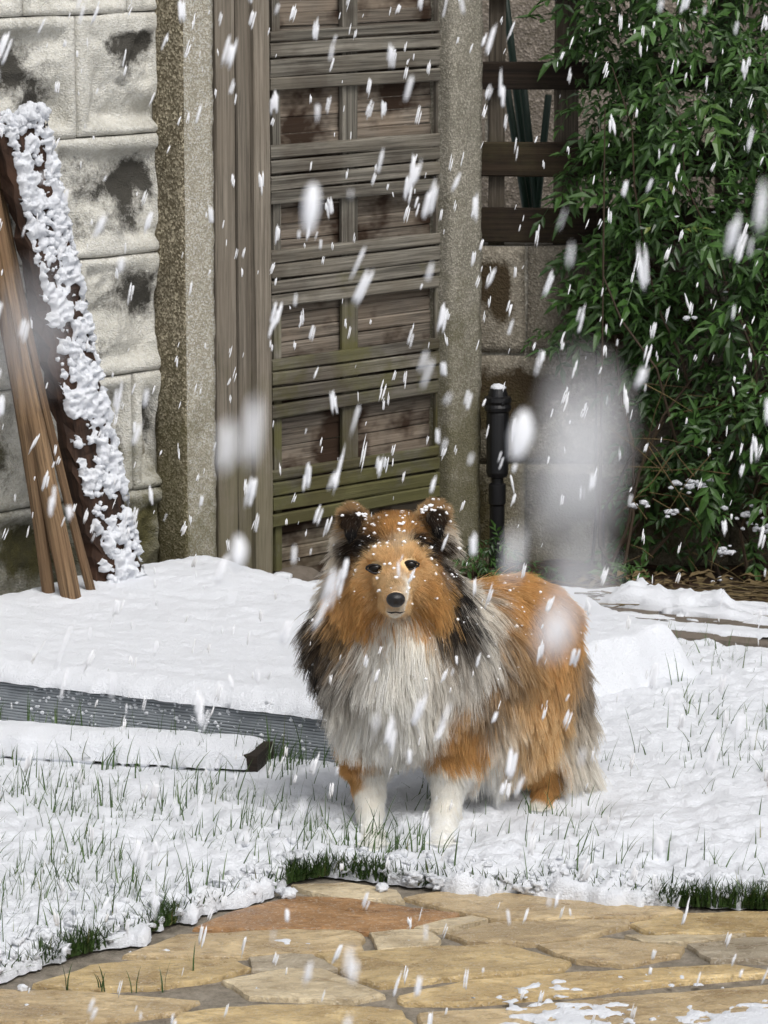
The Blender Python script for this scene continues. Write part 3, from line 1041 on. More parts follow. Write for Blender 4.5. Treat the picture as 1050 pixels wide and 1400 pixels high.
gate = thing('wooden_gate', W(0.5, -0.04, 0), 'weathered slatted wooden garden gate with mossy lower boards', 'gate')
GN = -0.034
gL, gR = s_px(372.5, GN) , s_px(606, GN)
slat_px = [(42, 56), (58, 78), (81, 105), (107, 125), (200, 218), (220, 239), (241, 261), (263, 281), (343, 360), (362, 382), (384, 402), (404, 421),
           (493, 509), (511, 530), (532, 551), (554, 573), (646, 660), (662, 681), (683, 702), (704, 722)]
zs = [(PW(372.5, b, GN)[1], PW(372.5, a, GN)[1]) for a, b in slat_px]
per = (zs[0][0] - zs[16][0]) / 4
for k in range(4):
    for up_ in (1, 2, 3):
        zs.append((zs[k][0] + per * up_, zs[k][1] + per * up_))
for k, (za, zb) in enumerate(zs):
    tilt = random.uniform(-0.002, 0.002)
    board('slat', W(gL, GN - 0.009, (za + zb) / 2 - tilt), W(gR, GN - 0.009 + random.uniform(-0.002, 0.002), (za + zb) / 2 + tilt), WZ, zb - za - 0.001, 0.016, M['slat'], gate, nseg=3, ch=0.0025, jit=0.0008)
RN = -0.062
z = PW(372.5, 812, RN)[1]
k = 0
while z < 1.85:
    h = 0.030 + 0.004 * math.sin(k * 2.1)
    split = random.uniform(0.3, 0.7) if k % 3 == 0 else None
    nn = RN - 0.006 + random.uniform(-0.003, 0.002)
    board('panel_board', W(gL, nn, z + h / 2), W(gR, nn, z + h / 2), WZ, h - 0.0012, 0.012, M['panel'], gate, nseg=3, ch=0.0018, jit=0.0009)
    z += h
    k += 1
for x0, x1, n_ in ((469, 490, -0.046), (597, 607, -0.040)):
    sa, sb = s_px(x0, n_), s_px(x1, n_)
    board('stile', W((sa + sb) / 2, n_ - 0.006, 0.04), W((sa + sb) / 2, n_ - 0.006, 1.84), WS, sb - sa, 0.012, M['slat'], gate, nseg=6)
sa = s_px(380, -0.046)
board('stile', W(sa, -0.052, 0.04), W(sa, -0.052, 1.84), WS, 0.02, 0.012, M['slat'], gate, nseg=6)
# rough stones and snow at the gate foot
gp0 = s_px(613, -0.01); gp1 = s_px(660, 0.0)
post_mesh('gate_post', gp0, gp1, -0.10, 0.0, 1.8, [M['gate_post'], M['gate_post']], 'grey concrete gate post beside the trellis and black garden light', 'post', seed=4)
GP1 = W(gp1, 0, 0)
for px, py, r, k, lb in ((405, 792, 0.036, 0, 'larger rough brown stone at the foot of the gate near the dog'), (345, 806, 0.022, 2, 'smaller rough brown stone at the foot of the upright gate boards')):
    p = Pz(px, py, 0.02)
    V, Fc = blob_geo(p, r, ICO2, 0.35, 1.2, k + 60, (1.5, 1.1, 0.7))
    tag(obj('stone', V, Fc, M['kerb'], smooth=True), lb, 'stone', 'rough stones at the gate foot')
bag = Bag()
for k in range(60):
    px = random.uniform(300, 470)
    p = Pz(px, random.uniform(798, 815), 0.035)
    bag.add(*blob_geo(p, random.uniform(0.008, 0.02), ICO2, 0.35, 1.4, k, (1.5, 1.2, 0.6)))
for px, py, r in ((385, 780, 0.012), (375, 783, 0.009), (402, 786, 0.008)):
    bag.add(*blob_geo(Pz(px, py + 8, 0.04), r, ICO2, 0.35, 1.4, px, (1.8, 1.2, 0.7)))
tag(bag.build('snow_drift', M['snow'], smooth=True), 'small snow drift at the foot of the wooden gate', 'snow', kind='stuff')

# ================================================================== RIGHT-HAND BACKGROUND
YR = float(GP1[1]) + 0.07
rw = thing('low_block_wall', (0.9, YR, 0), 'low tan concrete block wall below the trellis behind the black light', 'wall')
zt = Py(720, 335, YR)[2]
tr = lambda s, d, z: np.array([s, YR - d, z])
xj0 = Py(655, 500, YR)[0] - 0.12
rz = [zt, Py(720, 478, YR)[2], Py(720, 634, YR)[2]]
cs = (rz[0] - rz[2]) / 2
for i in range(4):
    z1_ = zt - cs * i
    off = 0.0 if i % 2 else -0.22
    x = xj0 + off - (0.0)
    k = 0
    while x < 2.3:
        if x + 0.44 > xj0:
            rock_block(max(x, xj0) + 0.003, x + 0.437, z1_ - cs + 0.003, z1_ - 0.003, 300 + i * 11 + k, M['rblock'], tr, rw, N=16, flat=True, stain=1.9)
        x += 0.44
        k += 1
V = [(xj0, YR + 0.012, -0.1), (2.4, YR + 0.012, -0.1), (2.4, YR + 0.012, zt - 0.004), (xj0, YR + 0.012, zt - 0.004)]
V += [(a, b + 0.16, c) for a, b, c in V]
obj('mortar', V, [(0, 1, 2, 3), (7, 6, 5, 4), (0, 4, 5, 1), (1, 5, 6, 2), (2, 6, 7, 3), (3, 7, 4, 0)], M['mortar'], rw)

tre = thing('trellis_fence', (0.9, YR + 0.03, zt), 'dark brown wooden trellis fence of wide rails above the low wall', 'fence')
YT = YR + 0.02
for y0, y1, n_ in ((84, 121, 0), (194, 240, 0), (283, 331, 0), (-40, -2, 0), (-150, -112, 0)):
    za, zb = Py(700, y1, YT)[2], Py(700, y0, YT)[2]
    board('rail', (xj0 - 0.01, YT, (za + zb) / 2), (2.2, YT, (za + zb) / 2 - 0.01), WZ, zb - za, 0.022, M['trellis'], tre, nseg=8, jit=0.0012, ch=0.003)
for x0, x1 in ((668, 690), (757, 790), (868, 898), (978, 1008), (1090, 1120), (1200, 1230)):
    xa, xb = Py(x0, 200, YT + 0.03)[0], Py(x1, 200, YT + 0.03)[0]
    board('upright', ((xa + xb) / 2, YT + 0.024, zt - 0.06), ((xa + xb) / 2, YT + 0.024, 1.75), (1, 0, 0), xb - xa, 0.022, M['trellis_post'], tre, nseg=6)

YF = YR + 0.95
fw_ = thing('stone_wall', (1.0, YF, 0), 'pale far stone wall seen through the gaps of the trellis', 'wall')
tf = lambda s, d, z: np.array([s, YF - d, z])
for i in range(9):
    z_ = 0.15 + i * 0.2
    x = -0.3 - (i % 2) * 0.17
    k = 0
    while x < 2.6:
        w = 0.30 + 0.08 * math.sin(i * 3 + k * 5)
        rock_block(x + 0.004, x + w - 0.004, z_ + 0.004, z_ + 0.196, 700 + i * 13 + k, M['farwall'], tf, fw_, N=8, flat=True, stain=0)
        x += w
        k += 1
V = [(-0.5, YF + 0.012, -0.05), (3, YF + 0.012, -0.05), (3, YF + 0.012, 1.93), (-0.5, YF + 0.012, 1.93)]
V += [(a, b + 0.2, c) for a, b, c in V]
obj('mortar', V, [(0, 1, 2, 3), (7, 6, 5, 4), (0, 4, 5, 1), (1, 5, 6, 2), (2, 6, 7, 3), (3, 7, 4, 0)], M['mortar'], fw_)
cane_labels = ['tallest dark green cane, leaning up past the top rail of the trellis', 'dark green cane just beside the tallest one behind the trellis',
               'dark green cane between the tallest pair and the oppositely leaning cane', 'dark green cane leaning the opposite way to the others behind the trellis']
for (a, b), lb in zip((((688, -30), (712, 190)), ((690, 100), (722, 320)), ((716, 120), (735, 320)), ((750, 130), (728, 320))), cane_labels):
    YC = YR + 0.28
    p, q = Py(*a, YC), Py(*b, YC + 0.05)
    q = p + (q - p) * ((0.3 - p[2]) / (q[2] - p[2]))
    V, Fc = tube_geo([p, p * .5 + q * .5 + [0.004, 0, 0], q], [0.008, 0.009, 0.009], 8)
    tag(obj('garden_cane', V, Fc, M['green_pole'], smooth=True), lb, 'cane', 'canes behind the trellis')

# kerb slab and soil bed
kb = thing('kerb_slab', (0.9, 6.8, 0), 'long stone kerb slab dusted with snow in front of the planting bed', 'kerb')
x0k = Pz(770, 865, 0.03)[0]
xk = [x0k, x0k + 0.52, x0k + 1.04, x0k + 1.56]
kd = 0.24
for k in range(3):
    xa, xb = xk[k] + 0.003, xk[k + 1] - 0.003
    nS = 14
    V, Fc = [], []
    sec = [(0.0, -0.02), (0.0, 0.034), (0.008, 0.042), (kd * 0.5, 0.044), (kd - 0.01, 0.042), (kd, 0.03), (kd, -0.02)]
    for i in range(nS + 1):
        x = xa + (xb - xa) * i / nS
        for (yy, zz) in sec:
            j = float(fbm(np.array([x * 24, yy * 40, zz * 40 + k]), 3)) * 0.005
            V.append((x, kerb_y(x) + yy + j, zz + j * 0.5))
    m_ = len(sec)
    for i in range(nS):
        for j in range(m_ - 1):
            Fc.append((i * m_ + j, (i + 1) * m_ + j, (i + 1) * m_ + j + 1, i * m_ + j + 1))
    Fc.append(tuple(range(m_ - 1, -1, -1)))
    Fc.append(tuple(range(nS * m_, nS * m_ + m_)))
    obj('kerb_stone', V, Fc, M['kerb'], kb)
u_, v_ = np.arange(x0k - 0.02, x0k + 1.58, 0.006), np.arange(0.002, kd + 0.07, 0.006)
U, Vv = np.meshgrid(u_, v_, indexing='ij')
X, Y = U, kerb_y(U) + Vv
p3 = np.stack([X, Y, X * 0], -1)
cov = fbm(np.stack([X * 6, Vv * 30, X * 0 + 4], -1), 4) * 0.9 + 0.30 * (sstep(0.08, 0.03, Vv) + sstep(0.17, 0.22, Vv)) - 0.02
Z = 0.044 + 0.010 * np.sqrt(np.clip(cov, 0, 0.5)) + 0.002 * fbm(p3 * 60, 2)
heap = sstep(0.10, 0.26, Vv) * sstep(0.34, 0.27, Vv) * sstep(-0.3, 0.4, fbm(np.stack([X * 5.5, Vv * 4, X * 0 + 2], -1), 2) + 0.22 * sstep(0.5, 0.6, X))
Z = Z + heap * (0.018 + 0.026 * billow(p3 * 13 + 2, 3))
V = np.stack([X, Y, Z], -1).reshape(-1, 3)
V, Q = snap_contour(V, grid_faces(len(u_), len(v_)), (cov * 0.02).ravel(), len(u_), len(v_), 0.04)
tag(link('snow_streaks', fast_mesh('snow_streaks', V, Q, M['snow'])), 'thin streaky snow and rounded heaps on the stone kerb slab', 'snow', kind='stuff')

u_, v_ = np.arange(-0.1, 2.4, 0.02), np.arange(6.85, YR + 0.02, 0.02)
X, Y = np.meshgrid(u_, v_, indexing='ij')
Z = 0.012 + 0.022 * fbm(np.stack([X, Y, X * 0], -1) * 9, 3) - 0.045 * sstep(6.95, YR, Y)
sb_ = link('soil_bed', fast_mesh('soil_bed', np.stack([X, Y, Z], -1).reshape(-1, 3), grid_faces(len(u_), len(v_)), M['soil']))
tag(sb_, 'dark leaf littered soil bed under the climbing plant', 'soil', kind='structure')

# ---- black garden light
YL = YR - 0.10
gl = thing('garden_light', (*Py(680, 780, YL)[:2], -0.02), 'black cylindrical garden light on a slim post beside the gate post', 'garden light')
def lathe(prof, cx, cy, n=24):
    V, Fc = [], []
    for r, z in prof:
        for k in range(n):
            t = 2 * math.pi * k / n
            V.append((cx + r * math.cos(t), cy + r * math.sin(t), z))
    for i in range(len(prof) - 1):
        for k in range(n):
            Fc.append((i * n + k, i * n + (k + 1) % n, (i + 1) * n + (k + 1) % n, (i + 1) * n + k))
    Fc.append(tuple(range(n)))
    Fc.append(tuple(range((len(prof) - 1) * n, len(prof) * n)))
    return V, Fc
lx = Py(680, 650, YL)[0]
zz = lambda py: Py(680, py, YL)[2]
sc_ = YL / F_PX
def lpart(name, prof):
    V, Fc = lathe([(r * sc_, zz(y)) for r, y in prof], lx, YL)
    return obj(name, V, Fc, M['black'], gl)
lpart('cap', [(5, 529), (11, 531), (13, 537), (14, 541)])
lpart('collar', [(14, 541), (18.5, 543), (19, 548), (17.5, 552), (19, 556), (18, 561), (15, 563)])
lpart('barrel', [(15, 562), (15.5, 566), (15.5, 645), (14, 651), (9, 653)])
lpart('neck', [(8.5, 652), (8.5, 661)])
lpart('socket', [(9, 660), (12, 662), (12, 688), (9, 692)])
lpart('post', [(10.5, 691), (10.5, 740), (11.5, 742), (11.5, 860)])
for k in range(4):
    t = k * math.pi / 2 + 0.4
    V, Fc = blob_geo((lx + 0.027 * math.cos(t), YL + 0.027 * math.sin(t), zz(549)), 0.006, ICO1, 0.0)
    obj('screw', V, Fc, M['black'], gl)
bag = Bag()
bag.add(*blob_geo((lx, YL, zz(530)), 0.017, ICO2, 0.25, 1.3, 4, (1, 1, 0.5)))
tag(bag.build('snow_tuft', M['snow'], smooth=True), 'small cap of snow on top of the black garden light', 'snow', kind='stuff')

# ================================================================== LEANING TIMBER AT THE LEFT
def lean_pts(bx, by, tx, ty, nb, nt_, ext=1.0):
    b = Pz(bx, by, 0.085)
    s, z = PW(tx, ty, nt_)
    t = W(s, nt_, z)
    return b, b + (t - b) * ext
def pole(name, b, t, r0, r1, mat, label, seed, flat=0.75, n=12):
    ax = t - b
    L = np.linalg.norm(ax)
    ax /= L
    y = np.cross(WZ, ax); y /= np.linalg.norm(y)
    z = np.cross(ax, y)
    V, Fc = [], []
    NS = 34
    for i in range(NS + 1):
        x = L * i / NS - 0.02
        for k in range(n):
            a = 2 * math.pi * k / n
            q = np.array([x * 6, math.cos(a) * 1.3, math.sin(a) * 1.3 + seed * 9])
            r = (r0 + (r1 - r0) * i / NS) * (1 + 0.16 * float(fbm(q, 3)) + 0.05 * float(fbm(q * np.array([6, 2, 2]), 2)))
            V.append((x, math.cos(a) * r * flat, math.sin(a) * r + 0.010 * math.sin(x * 4 + seed)))
    for i in range(NS):
        for k in range(n):
            Fc.append((i * n + k, i * n + (k + 1) % n, (i + 1) * n + (k + 1) % n, (i + 1) * n + k))
    Fc.append(tuple(range(n - 1, -1, -1)))
    Fc.append(tuple(range(NS * n, NS * n + n)))
    o = obj(name, V, Fc, mat, m=frame(b, ax, y, z))
    return tag(o, label, 'pole', 'timber leaning on the block wall')
sc7 = 6.8 / F_PX
b, t = lean_pts(64, 836, 2, 400, 0, 0.02, 1.55)
pole('wooden_pole', b, t, 9.5 * sc7, 8.5 * sc7, M['pole'], 'rough brown wooden pole furthest from the snowy slab, leaning on the wall', 1)
b, t = lean_pts(96, 840, 17, 400, 0, 0.02, 1.5)
pole('wooden_pole', b, t, 15.5 * sc7, 12.5 * sc7, M['pole'], 'thickest brown wooden pole in the middle of the leaning timber', 2)
b, t = lean_pts(130, 832, 33, 400, 0, 0.01, 1.5)
pole('wooden_pole', b, t, 5.5 * sc7, 4.5 * sc7, M['pole'], 'thin brown wooden strip right against the dark snowy slab', 3, 1.6)
b, t = lean_pts(163, 818, 22, 162, 0, -0.01, 1.0)
ax = t - b
L = np.linalg.norm(ax); ax /= L
side = np.cross(ax, WN); side /= np.linalg.norm(side)
if side[0] < 0: side = -side
outw = np.cross(side, ax)
if outw @ np.array([0, -1, 0]) < 0: outw = -outw
rotm = math.radians(18)
sl_side = side * math.cos(rotm) + outw * math.sin(rotm)
slab = board('bark_slab', b - ax * 0.02, t, side, 76 * sc7, 0.045, M['bark'], None, nseg=40, jit=0.0035, ch=0.010)
tag(slab, 'dark bark slab leaning on the wall with its face clotted with snow', 'slab', 'timber leaning on the block wall')
bag = Bag()
r_ = np.random.default_rng(12)
WS_ = 76 * sc7
u_, v_ = np.arange(0.0, L + 0.012, 0.0028), np.arange(-0.46 * WS_, 0.60 * WS_, 0.0028)
U, Vv = np.meshgrid(u_, v_, indexing='ij')
pq = np.stack([U, Vv, U * 0], -1)
cov = fbm(pq * np.array([40, 52, 1]) + 7, 2) + 0.35 * fbm(pq * 120, 2) + 0.20 + 0.10 * sstep(-0.2 * WS_, 0.4 * WS_, Vv) - 0.5 * sstep(-0.36 * WS_, -0.46 * WS_, Vv)
hh = 0.0215 + 0.017 * np.sqrt(np.clip(cov, 0, 0.4) / 0.4) * (0.55 + 0.75 * billow(pq * 75 + 3, 2)) + 0.002 * fbm(pq * 210, 2)
hh = hh - 0.02 * sstep(0.47 * WS_, 0.6 * WS_, Vv)
lat = snap_contour(np.stack([U, Vv, hh], -1).reshape(-1, 3), grid_faces(len(u_), len(v_)), (cov * 0.02).ravel(), len(u_), len(v_), 0.017)
Vl = b + lat[0][:, :1] * ax + lat[0][:, 1:2] * side + lat[0][:, 2:3] * outw
bag.add(Vl, lat[1])
for k in range(420):
    u = r_.random()
    v = r_.uniform(-0.40, 0.56)
    q = fbm(np.array([u * L * 22, v * WS_ * 34, 0]) + 7, 2)
    if q < -0.1: continue
    p = b + ax * (u * L) + side * (v * WS_) + outw * (0.024 if v < 0.48 else 0.012)
    bag.add(*blob_geo(p, r_.uniform(0.003, 0.009), ICO2, 0.8, 2.2, k))
for k in range(40):
    v = r_.uniform(-0.5, 0.5)
    p = t + side * (v * 80 * sc7) + ax * r_.uniform(-0.01, 0.01) + outw * r_.uniform(-0.02, 0.03)
    bag.add(*blob_geo(p, r_.uniform(0.008, 0.015), ICO3, 0.7, 2.0, k + 9))
for k in range(25):
    p = Pz(r_.uniform(135, 195), r_.uniform(797, 812), 0.1)
    bag.add(*blob_geo(p, r_.uniform(0.008, 0.016), ICO2, 0.3, 1.5, k + 9))
tag(bag.build('snow_clots', M['snow'], smooth=True), 'popcorn-like snow clots stuck on the leaning dark bark slab', 'snow', kind='stuff')

# ================================================================== CLIMBING PLANT
def leaflet(L, Wd, fold, droop):
    return (np.array([(0, 0, 0), (L * .4, Wd / 2, fold), (L * .4, 0, 0), (L * .4, -Wd / 2, fold), (L, 0, -droop), (L * .75, Wd * .28, fold * .4 - droop * .5), (L * .75, -Wd * .28, fold * .4 - droop * .5)]),
            [(0, 2, 1), (0, 3, 2), (2, 4, 5, 1), (2, 3, 6, 4)])
def compound(n_pairs, seed, size=1.0):
    r = np.random.default_rng(abs(seed))
    V, Fc = [], []
    def put(pos, ang, L, Wd):
        v, f = leaflet(L, Wd, r.uniform(0.001, 0.004), r.uniform(0.002, 0.012))
        c, s = math.cos(ang), math.sin(ang)
        v = v @ np.array([[c, s, 0], [-s, c, 0], [0, 0, 1]]) + pos
        n = sum(len(a) for a in V)
        V.append(v)
        Fc.extend([tuple(i + n for i in q) for q in f])
    Lr = 0.052 * size
    for i in range(n_pairs):
        x = Lr * (0.25 + 0.65 * i / max(1, n_pairs - 1))
        for sg in (-1, 1):
            put((x, 0, -0.3 * x * x / Lr), sg * r.uniform(0.6, 1.0), r.uniform(0.020, 0.030) * size, r.uniform(0.007, 0.010) * size)
    put((Lr, 0, -0.3 * Lr), r.uniform(-0.2, 0.2), 0.036 * size, 0.011 * size)
    v, f = tube_geo([(0, 0, 0), (Lr * .5, 0, -0.08 * Lr), (Lr, 0, -0.3 * Lr)], 0.0006, 3)
    n = sum(len(a) for a in V)
    V.append(np.array(v))
    Fc.extend([tuple(i + n for i in q) for q in f])
    return np.concatenate(V), Fc
LEAVES = [compound(p, s, z) for p, s, z in ((2, 1, 1.0), (3, 2, 1.1), (2, 3, 0.85), (3, 4, 0.95))]
LEAF_ME = []
for V, Fc in LEAVES:
    me = mesh_data('leaf', V, Fc, M['leaf'])
    set_attr(me, 'var', np.repeat(np.random.default_rng(len(V)).random(len(V) // 7 + 1) * 0.3, 7)[:len(V)])
    LEAF_ME.append(me)
FOL = np.array([(790, -450), (775, -60), (790, 40), (772, 120), (788, 210), (748, 270), (790, 320), (782, 370), (755, 430), (742, 462), (800, 470), (868, 480), (872, 560), (850, 650), (855, 720), (820, 770), (810, 800),
                (900, 812), (1050, 815), (1600, 830), (1600, -450)], float)
cp = thing('climbing_plant', (*Py(1000, 800, YR - 0.15)[:2], 0.05), 'dense green climbing plant with small pointed leaves covering the trellis', 'climbing plant')
r_ = np.random.default_rng(77)
def leaf_matrix(p, size, face):
    d = np.array([r_.normal(0, 0.7), -abs(r_.normal(0.45, 0.35)), r_.normal(-0.45, 0.5)])
    d /= np.linalg.norm(d)
    up = np.array([r_.normal(0, 0.35), -0.45 + r_.normal(0, 0.3), 0.9])
    y = np.cross(up, d); y /= np.linalg.norm(y)
    z = np.cross(d, y)
    return np.stack([d, y, z], 1) * size
cand = []
while len(cand) < 4300:
    px, py = r_.uniform(735, 1500), r_.uniform(-420, 815)
    sdv = float(poly_sd(FOL, np.array([px]), np.array([py]))[0])
    if sdv < r_.normal(0, 8): continue
    nz = fbm(np.array([px / 75, py / 75, 0.4]), 3)
    low = sstep(560, 760, py)
    if nz < -0.14 + 0.22 * low and r_.random() < 0.85: continue
    if low > 0.3 and r_.random() < 0.45: continue
    depth = (0.03 + 0.27 * sstep(0, 160, sdv) * r_.random() ** 0.6) * (0.6 + 0.8 * max(0, nz + 0.4))
    cand.append((px, py, YR - depth))
cand.sort(key=lambda c: c[2])
bag = Bag()
for k, (px, py, yy) in enumerate(cand):
    p = Py(px, py, yy)
    R_ = leaf_matrix(p, 0.7 + 0.95 * r_.random() ** 1.3, 0)
    j = int(r_.integers(4))
    if k < 1400 and k % 5 == 0 and px < 1080 and py > -20:
        m_ = Matrix.Identity(4)
        for a in range(3):
            for c in range(3):
                m_[a][c] = R_[a, c]
            m_[a][3] = p[a]
        link('leaf', LEAF_ME[j], cp, m_)
    else:
        V, Fc = LEAVES[j]
        v = r_.random() * 0.8
        bag.add(V @ R_.T + p, Fc, v)
tag(bag.build('foliage', M['leaf'], cp), kind='stuff')
bag = Bag()
for k in range(34):
    px = r_.uniform(800, 1400)
    p = Py(px, r_.uniform(780, 815), YR - r_.uniform(0.05, 0.22))
    pts = [p]
    d = np.array([r_.normal(0, 0.3), 0, 1.0])
    for i in range(9):
        d = d + np.array([r_.normal(0, 0.28), r_.normal(0, 0.1), 0.05])
        d /= np.linalg.norm(d)
        q = pts[-1] + d * 0.13
        q[1] = min(max(q[1], YR - 0.24), YR - 0.02)
        q[0] = max(q[0], Py(815, 400, YR)[0])
        pts.append(q)
    bag.add(*tube_geo(pts, np.linspace(0.004, 0.0012, len(pts)), 5), r_.random())
bag.build('stem', M['twig'], cp)
# dry stalks and snow in the lower bed
bag = Bag()
for k in range(80):
    px, py = r_.uniform(830, 1250), r_.uniform(500, 815)
    if k % 3 == 0: px = r_.uniform(860, 1080)
    p = Py(px, py, YR - r_.uniform(0.15, 0.33))
    a = r_.uniform(0, 6.28)
    L = r_.uniform(0.05, 0.22)
    d = np.array([math.cos(a), r_.normal(0, 0.2), 0.9 * math.sin(a)])
    cv = np.array([r_.normal(0, 0.3), 0, -0.35]) * L
    bag.add(*tube_geo([p, p + d * L * .5 + cv * .1, p + d * L + cv * 0.5], [0.0012, 0.001, 0.0005], 4), r_.random() * 0.95)
for k in range(160):
    p = Pz(r_.uniform(780, 1250), r_.uniform(798, 826), 0.05)
    a = r_.uniform(-0.4, 0.4) + (3.14 if r_.random() < .5 else 0)
    L = r_.uniform(0.03, 0.14)
    bag.add(*tube_geo([p, p + np.array([math.cos(a), math.sin(a) * 1.2, r_.normal(0, .12)]) * L], [0.0016, 0.0008], 4), r_.random() * 0.95)
for k in range(160):
    p = Pz(r_.uniform(790, 1250), r_.uniform(790, 826), 0.02)
    V, Fc = leaflet(r_.uniform(0.02, 0.05), r_.uniform(0.012, 0.025), 0.006, 0.004)
    a = r_.uniform(0, 6.28)
    V = V @ np.array([[math.cos(a), math.sin(a), 0], [-math.sin(a), math.cos(a), 0], [0, 0, 1]]) + p + [0, 0, 0.012]
    bag.add(V, Fc, r_.random() * 0.3)
tag(bag.build('dry_stalks', M['drystem']), 'tangled dry straw-coloured stalks below the climbing plant', 'stalks', kind='stuff')
bag = Bag()
for px, py, n_, sp in ((950, 665, 14, 18), (1030, 700, 16, 16), (1040, 725, 14, 12), (920, 700, 8, 10), (1000, 755, 8, 14), (880, 690, 4, 6), (940, 660, 5, 8), (950, 435, 4, 6), (985, 790, 5, 12), (1100, 640, 16, 22)):
    for k in range(n_):
        p = Py(px + r_.normal(0, sp), py + r_.normal(0, sp * 0.35), YR - 0.27)
        bag.add(*blob_geo(p, r_.uniform(0.002, 0.0065), ICO2, 0.7, 2.0, k + px, (1.5, 1.2, 0.9)))
for k in range(260):
    px, py, yy = cand[int(r_.integers(0, 900))]
    if px > 1100 or py < 0: continue
    bag.add(*blob_geo(Py(px, py, yy - 0.004) + [0, 0, 0.006], r_.uniform(0.0012, 0.004), ICO1, 0.7, 2.0, k, (1.8, 1.2, 0.6)))
tag(bag.build('snow_patches', M['snow'], smooth=True), 'little snow patches caught on the leaves and stalks of the climbing plant', 'snow', kind='stuff')
# small weed clumps by the light and behind the dog
for px, py, nn, lb in ((655, 765, 26, 'small green weed growing at the foot of the gate post'), (738, 800, 34, 'small leafy weed dusted with snow just behind the dog'), (850, 800, 40, 'low leafy weed at the corner of the soil bed')):
    c = Py(px, py, YR - 0.2)
    pl = thing('weed', c, lb, 'plant', 'weeds at the foot of the wall')
    bag = Bag()
    for k in range(nn):
        j = int(r_.integers(4))
        R_ = leaf_matrix(c, r_.uniform(0.6, 0.9), 0)
        bag.add(LEAVES[j][0] @ R_.T + c + np.array([r_.normal(0, 0.022), r_.normal(0, 0.02), r_.uniform(-0.02, 0.05)]), LEAVES[j][1], r_.random() * 0.8)
    tag(bag.build('foliage', M['leaf'], pl), kind='stuff')
    bag = Bag()
    for k in range(6):
        bag.add(*tube_geo([c + [0, 0, -0.08], c + np.array([r_.normal(0, 0.02), 0, 0.03])], [0.0015, 0.0007], 4), 0.3)
    bag.build('stem', M['twig'], pl)
# ================================================================== THE DOG
def DP(px, py, Y):
    if Y > 5.40:
        Y = 5.40 + (Y - 5.40) * 0.5
    if px > 690:
        k = 0.66 if py < 980 else (0.66 + 0.34 * min(1, (py - 980) / 90) if px < 755 else 0.78)
        px = 690 + (px - 690) * k
    return Py(px, py, Y)

# skeleton as tapered capsules: (px, py, depth) -> radius in metres, blend radius
CAPS = [
    # trunk
    ((575, 900, 5.50), 0.094, (665, 884, 5.62), 0.094, 0.03),
    ((665, 884, 5.62), 0.092, (714, 872, 5.70), 0.084, 0.03),
    ((714, 872, 5.70), 0.082, (730, 905, 5.74), 0.066, 0.04),
    # chest, ruff and neck
    ((541, 800, 5.44), 0.072, (548, 895, 5.44), 0.092, 0.05),
    ((500, 858, 5.47), 0.068, (513, 915, 5.46), 0.056, 0.05),
    ((580, 850, 5.47), 0.066, (588, 930, 5.47), 0.070, 0.05),
    ((545, 900, 5.41), 0.076, (545, 968, 5.43), 0.052, 0.05),
    # skull, cheeks and muzzle
    ((541, 757, 5.35), 0.049, (541, 772, 5.335), 0.046, 0.025),
    ((541, 752, 5.36), 0.038, (541, 756, 5.37), 0.042, 0.03),
    ((516, 798, 5.33), 0.030, (508, 815, 5.36), 0.034, 0.025),
    ((568, 796, 5.33), 0.030, (576, 813, 5.36), 0.034, 0.025),
    ((541, 788, 5.285), 0.0235, (541, 817, 5.195), 0.0130, 0.012),
    ((541, 815, 5.27), 0.019, (541, 831, 5.207), 0.0100, 0.010),
    ((524, 764, 5.295), 0.014, (531, 762, 5.292), 0.012, 0.018),
    ((558, 760, 5.295), 0.014, (551, 760, 5.292), 0.012, 0.018),
    # front legs
    ((510, 975, 5.45), 0.052, (500, 1040, 5.44), 0.031, 0.03),
    ((500, 1040, 5.44), 0.028, (505, 1110, 5.385), 0.0170, 0.01),
    ((505, 1110, 5.385), 0.0170, (509, 1148, 5.355), 0.0165, 0.01),
    ((509, 1150, 5.355), 0.020, (510, 1158, 5.325), 0.018, 0.01),
    ((612, 965, 5.48), 0.056, (614, 1040, 5.46), 0.034, 0.03),
    ((614, 1040, 5.46), 0.030, (609, 1108, 5.40), 0.0180, 0.01),
    ((609, 1108, 5.40), 0.0180, (606, 1146, 5.365), 0.0175, 0.01),
    ((606, 1148, 5.365), 0.021, (605, 1157, 5.335), 0.019, 0.01),
    # near hind leg: thigh, stifle, hock, foot
    ((728, 920, 5.68), 0.070, (712, 1000, 5.64), 0.042, 0.04),
    ((712, 1000, 5.64), 0.040, (748, 1062, 5.73), 0.017, 0.015),
    ((748, 1062, 5.73), 0.016, (738, 1102, 5.69), 0.0145, 0.008),
    ((738, 1104, 5.69), 0.017, (735, 1110, 5.66), 0.016, 0.008),
    # far hind leg
    ((765, 930, 5.82), 0.060, (768, 1010, 5.80), 0.038, 0.03),
    ((768, 1010, 5.80), 0.034, (797, 1060, 5.88), 0.018, 0.012),
    ((797, 1060, 5.88), 0.016, (792, 1095, 5.84), 0.017, 0.008),
    # tail, hanging
    ((768, 900, 5.80), 0.036, (788, 960, 5.84), 0.034, 0.03),
    ((788, 960, 5.84), 0.034, (798, 1045, 5.83), 0.024, 0.02),
    # belly tuck
    ((640, 960, 5.56), 0.070, (690, 955, 5.64), 0.062, 0.04),
]
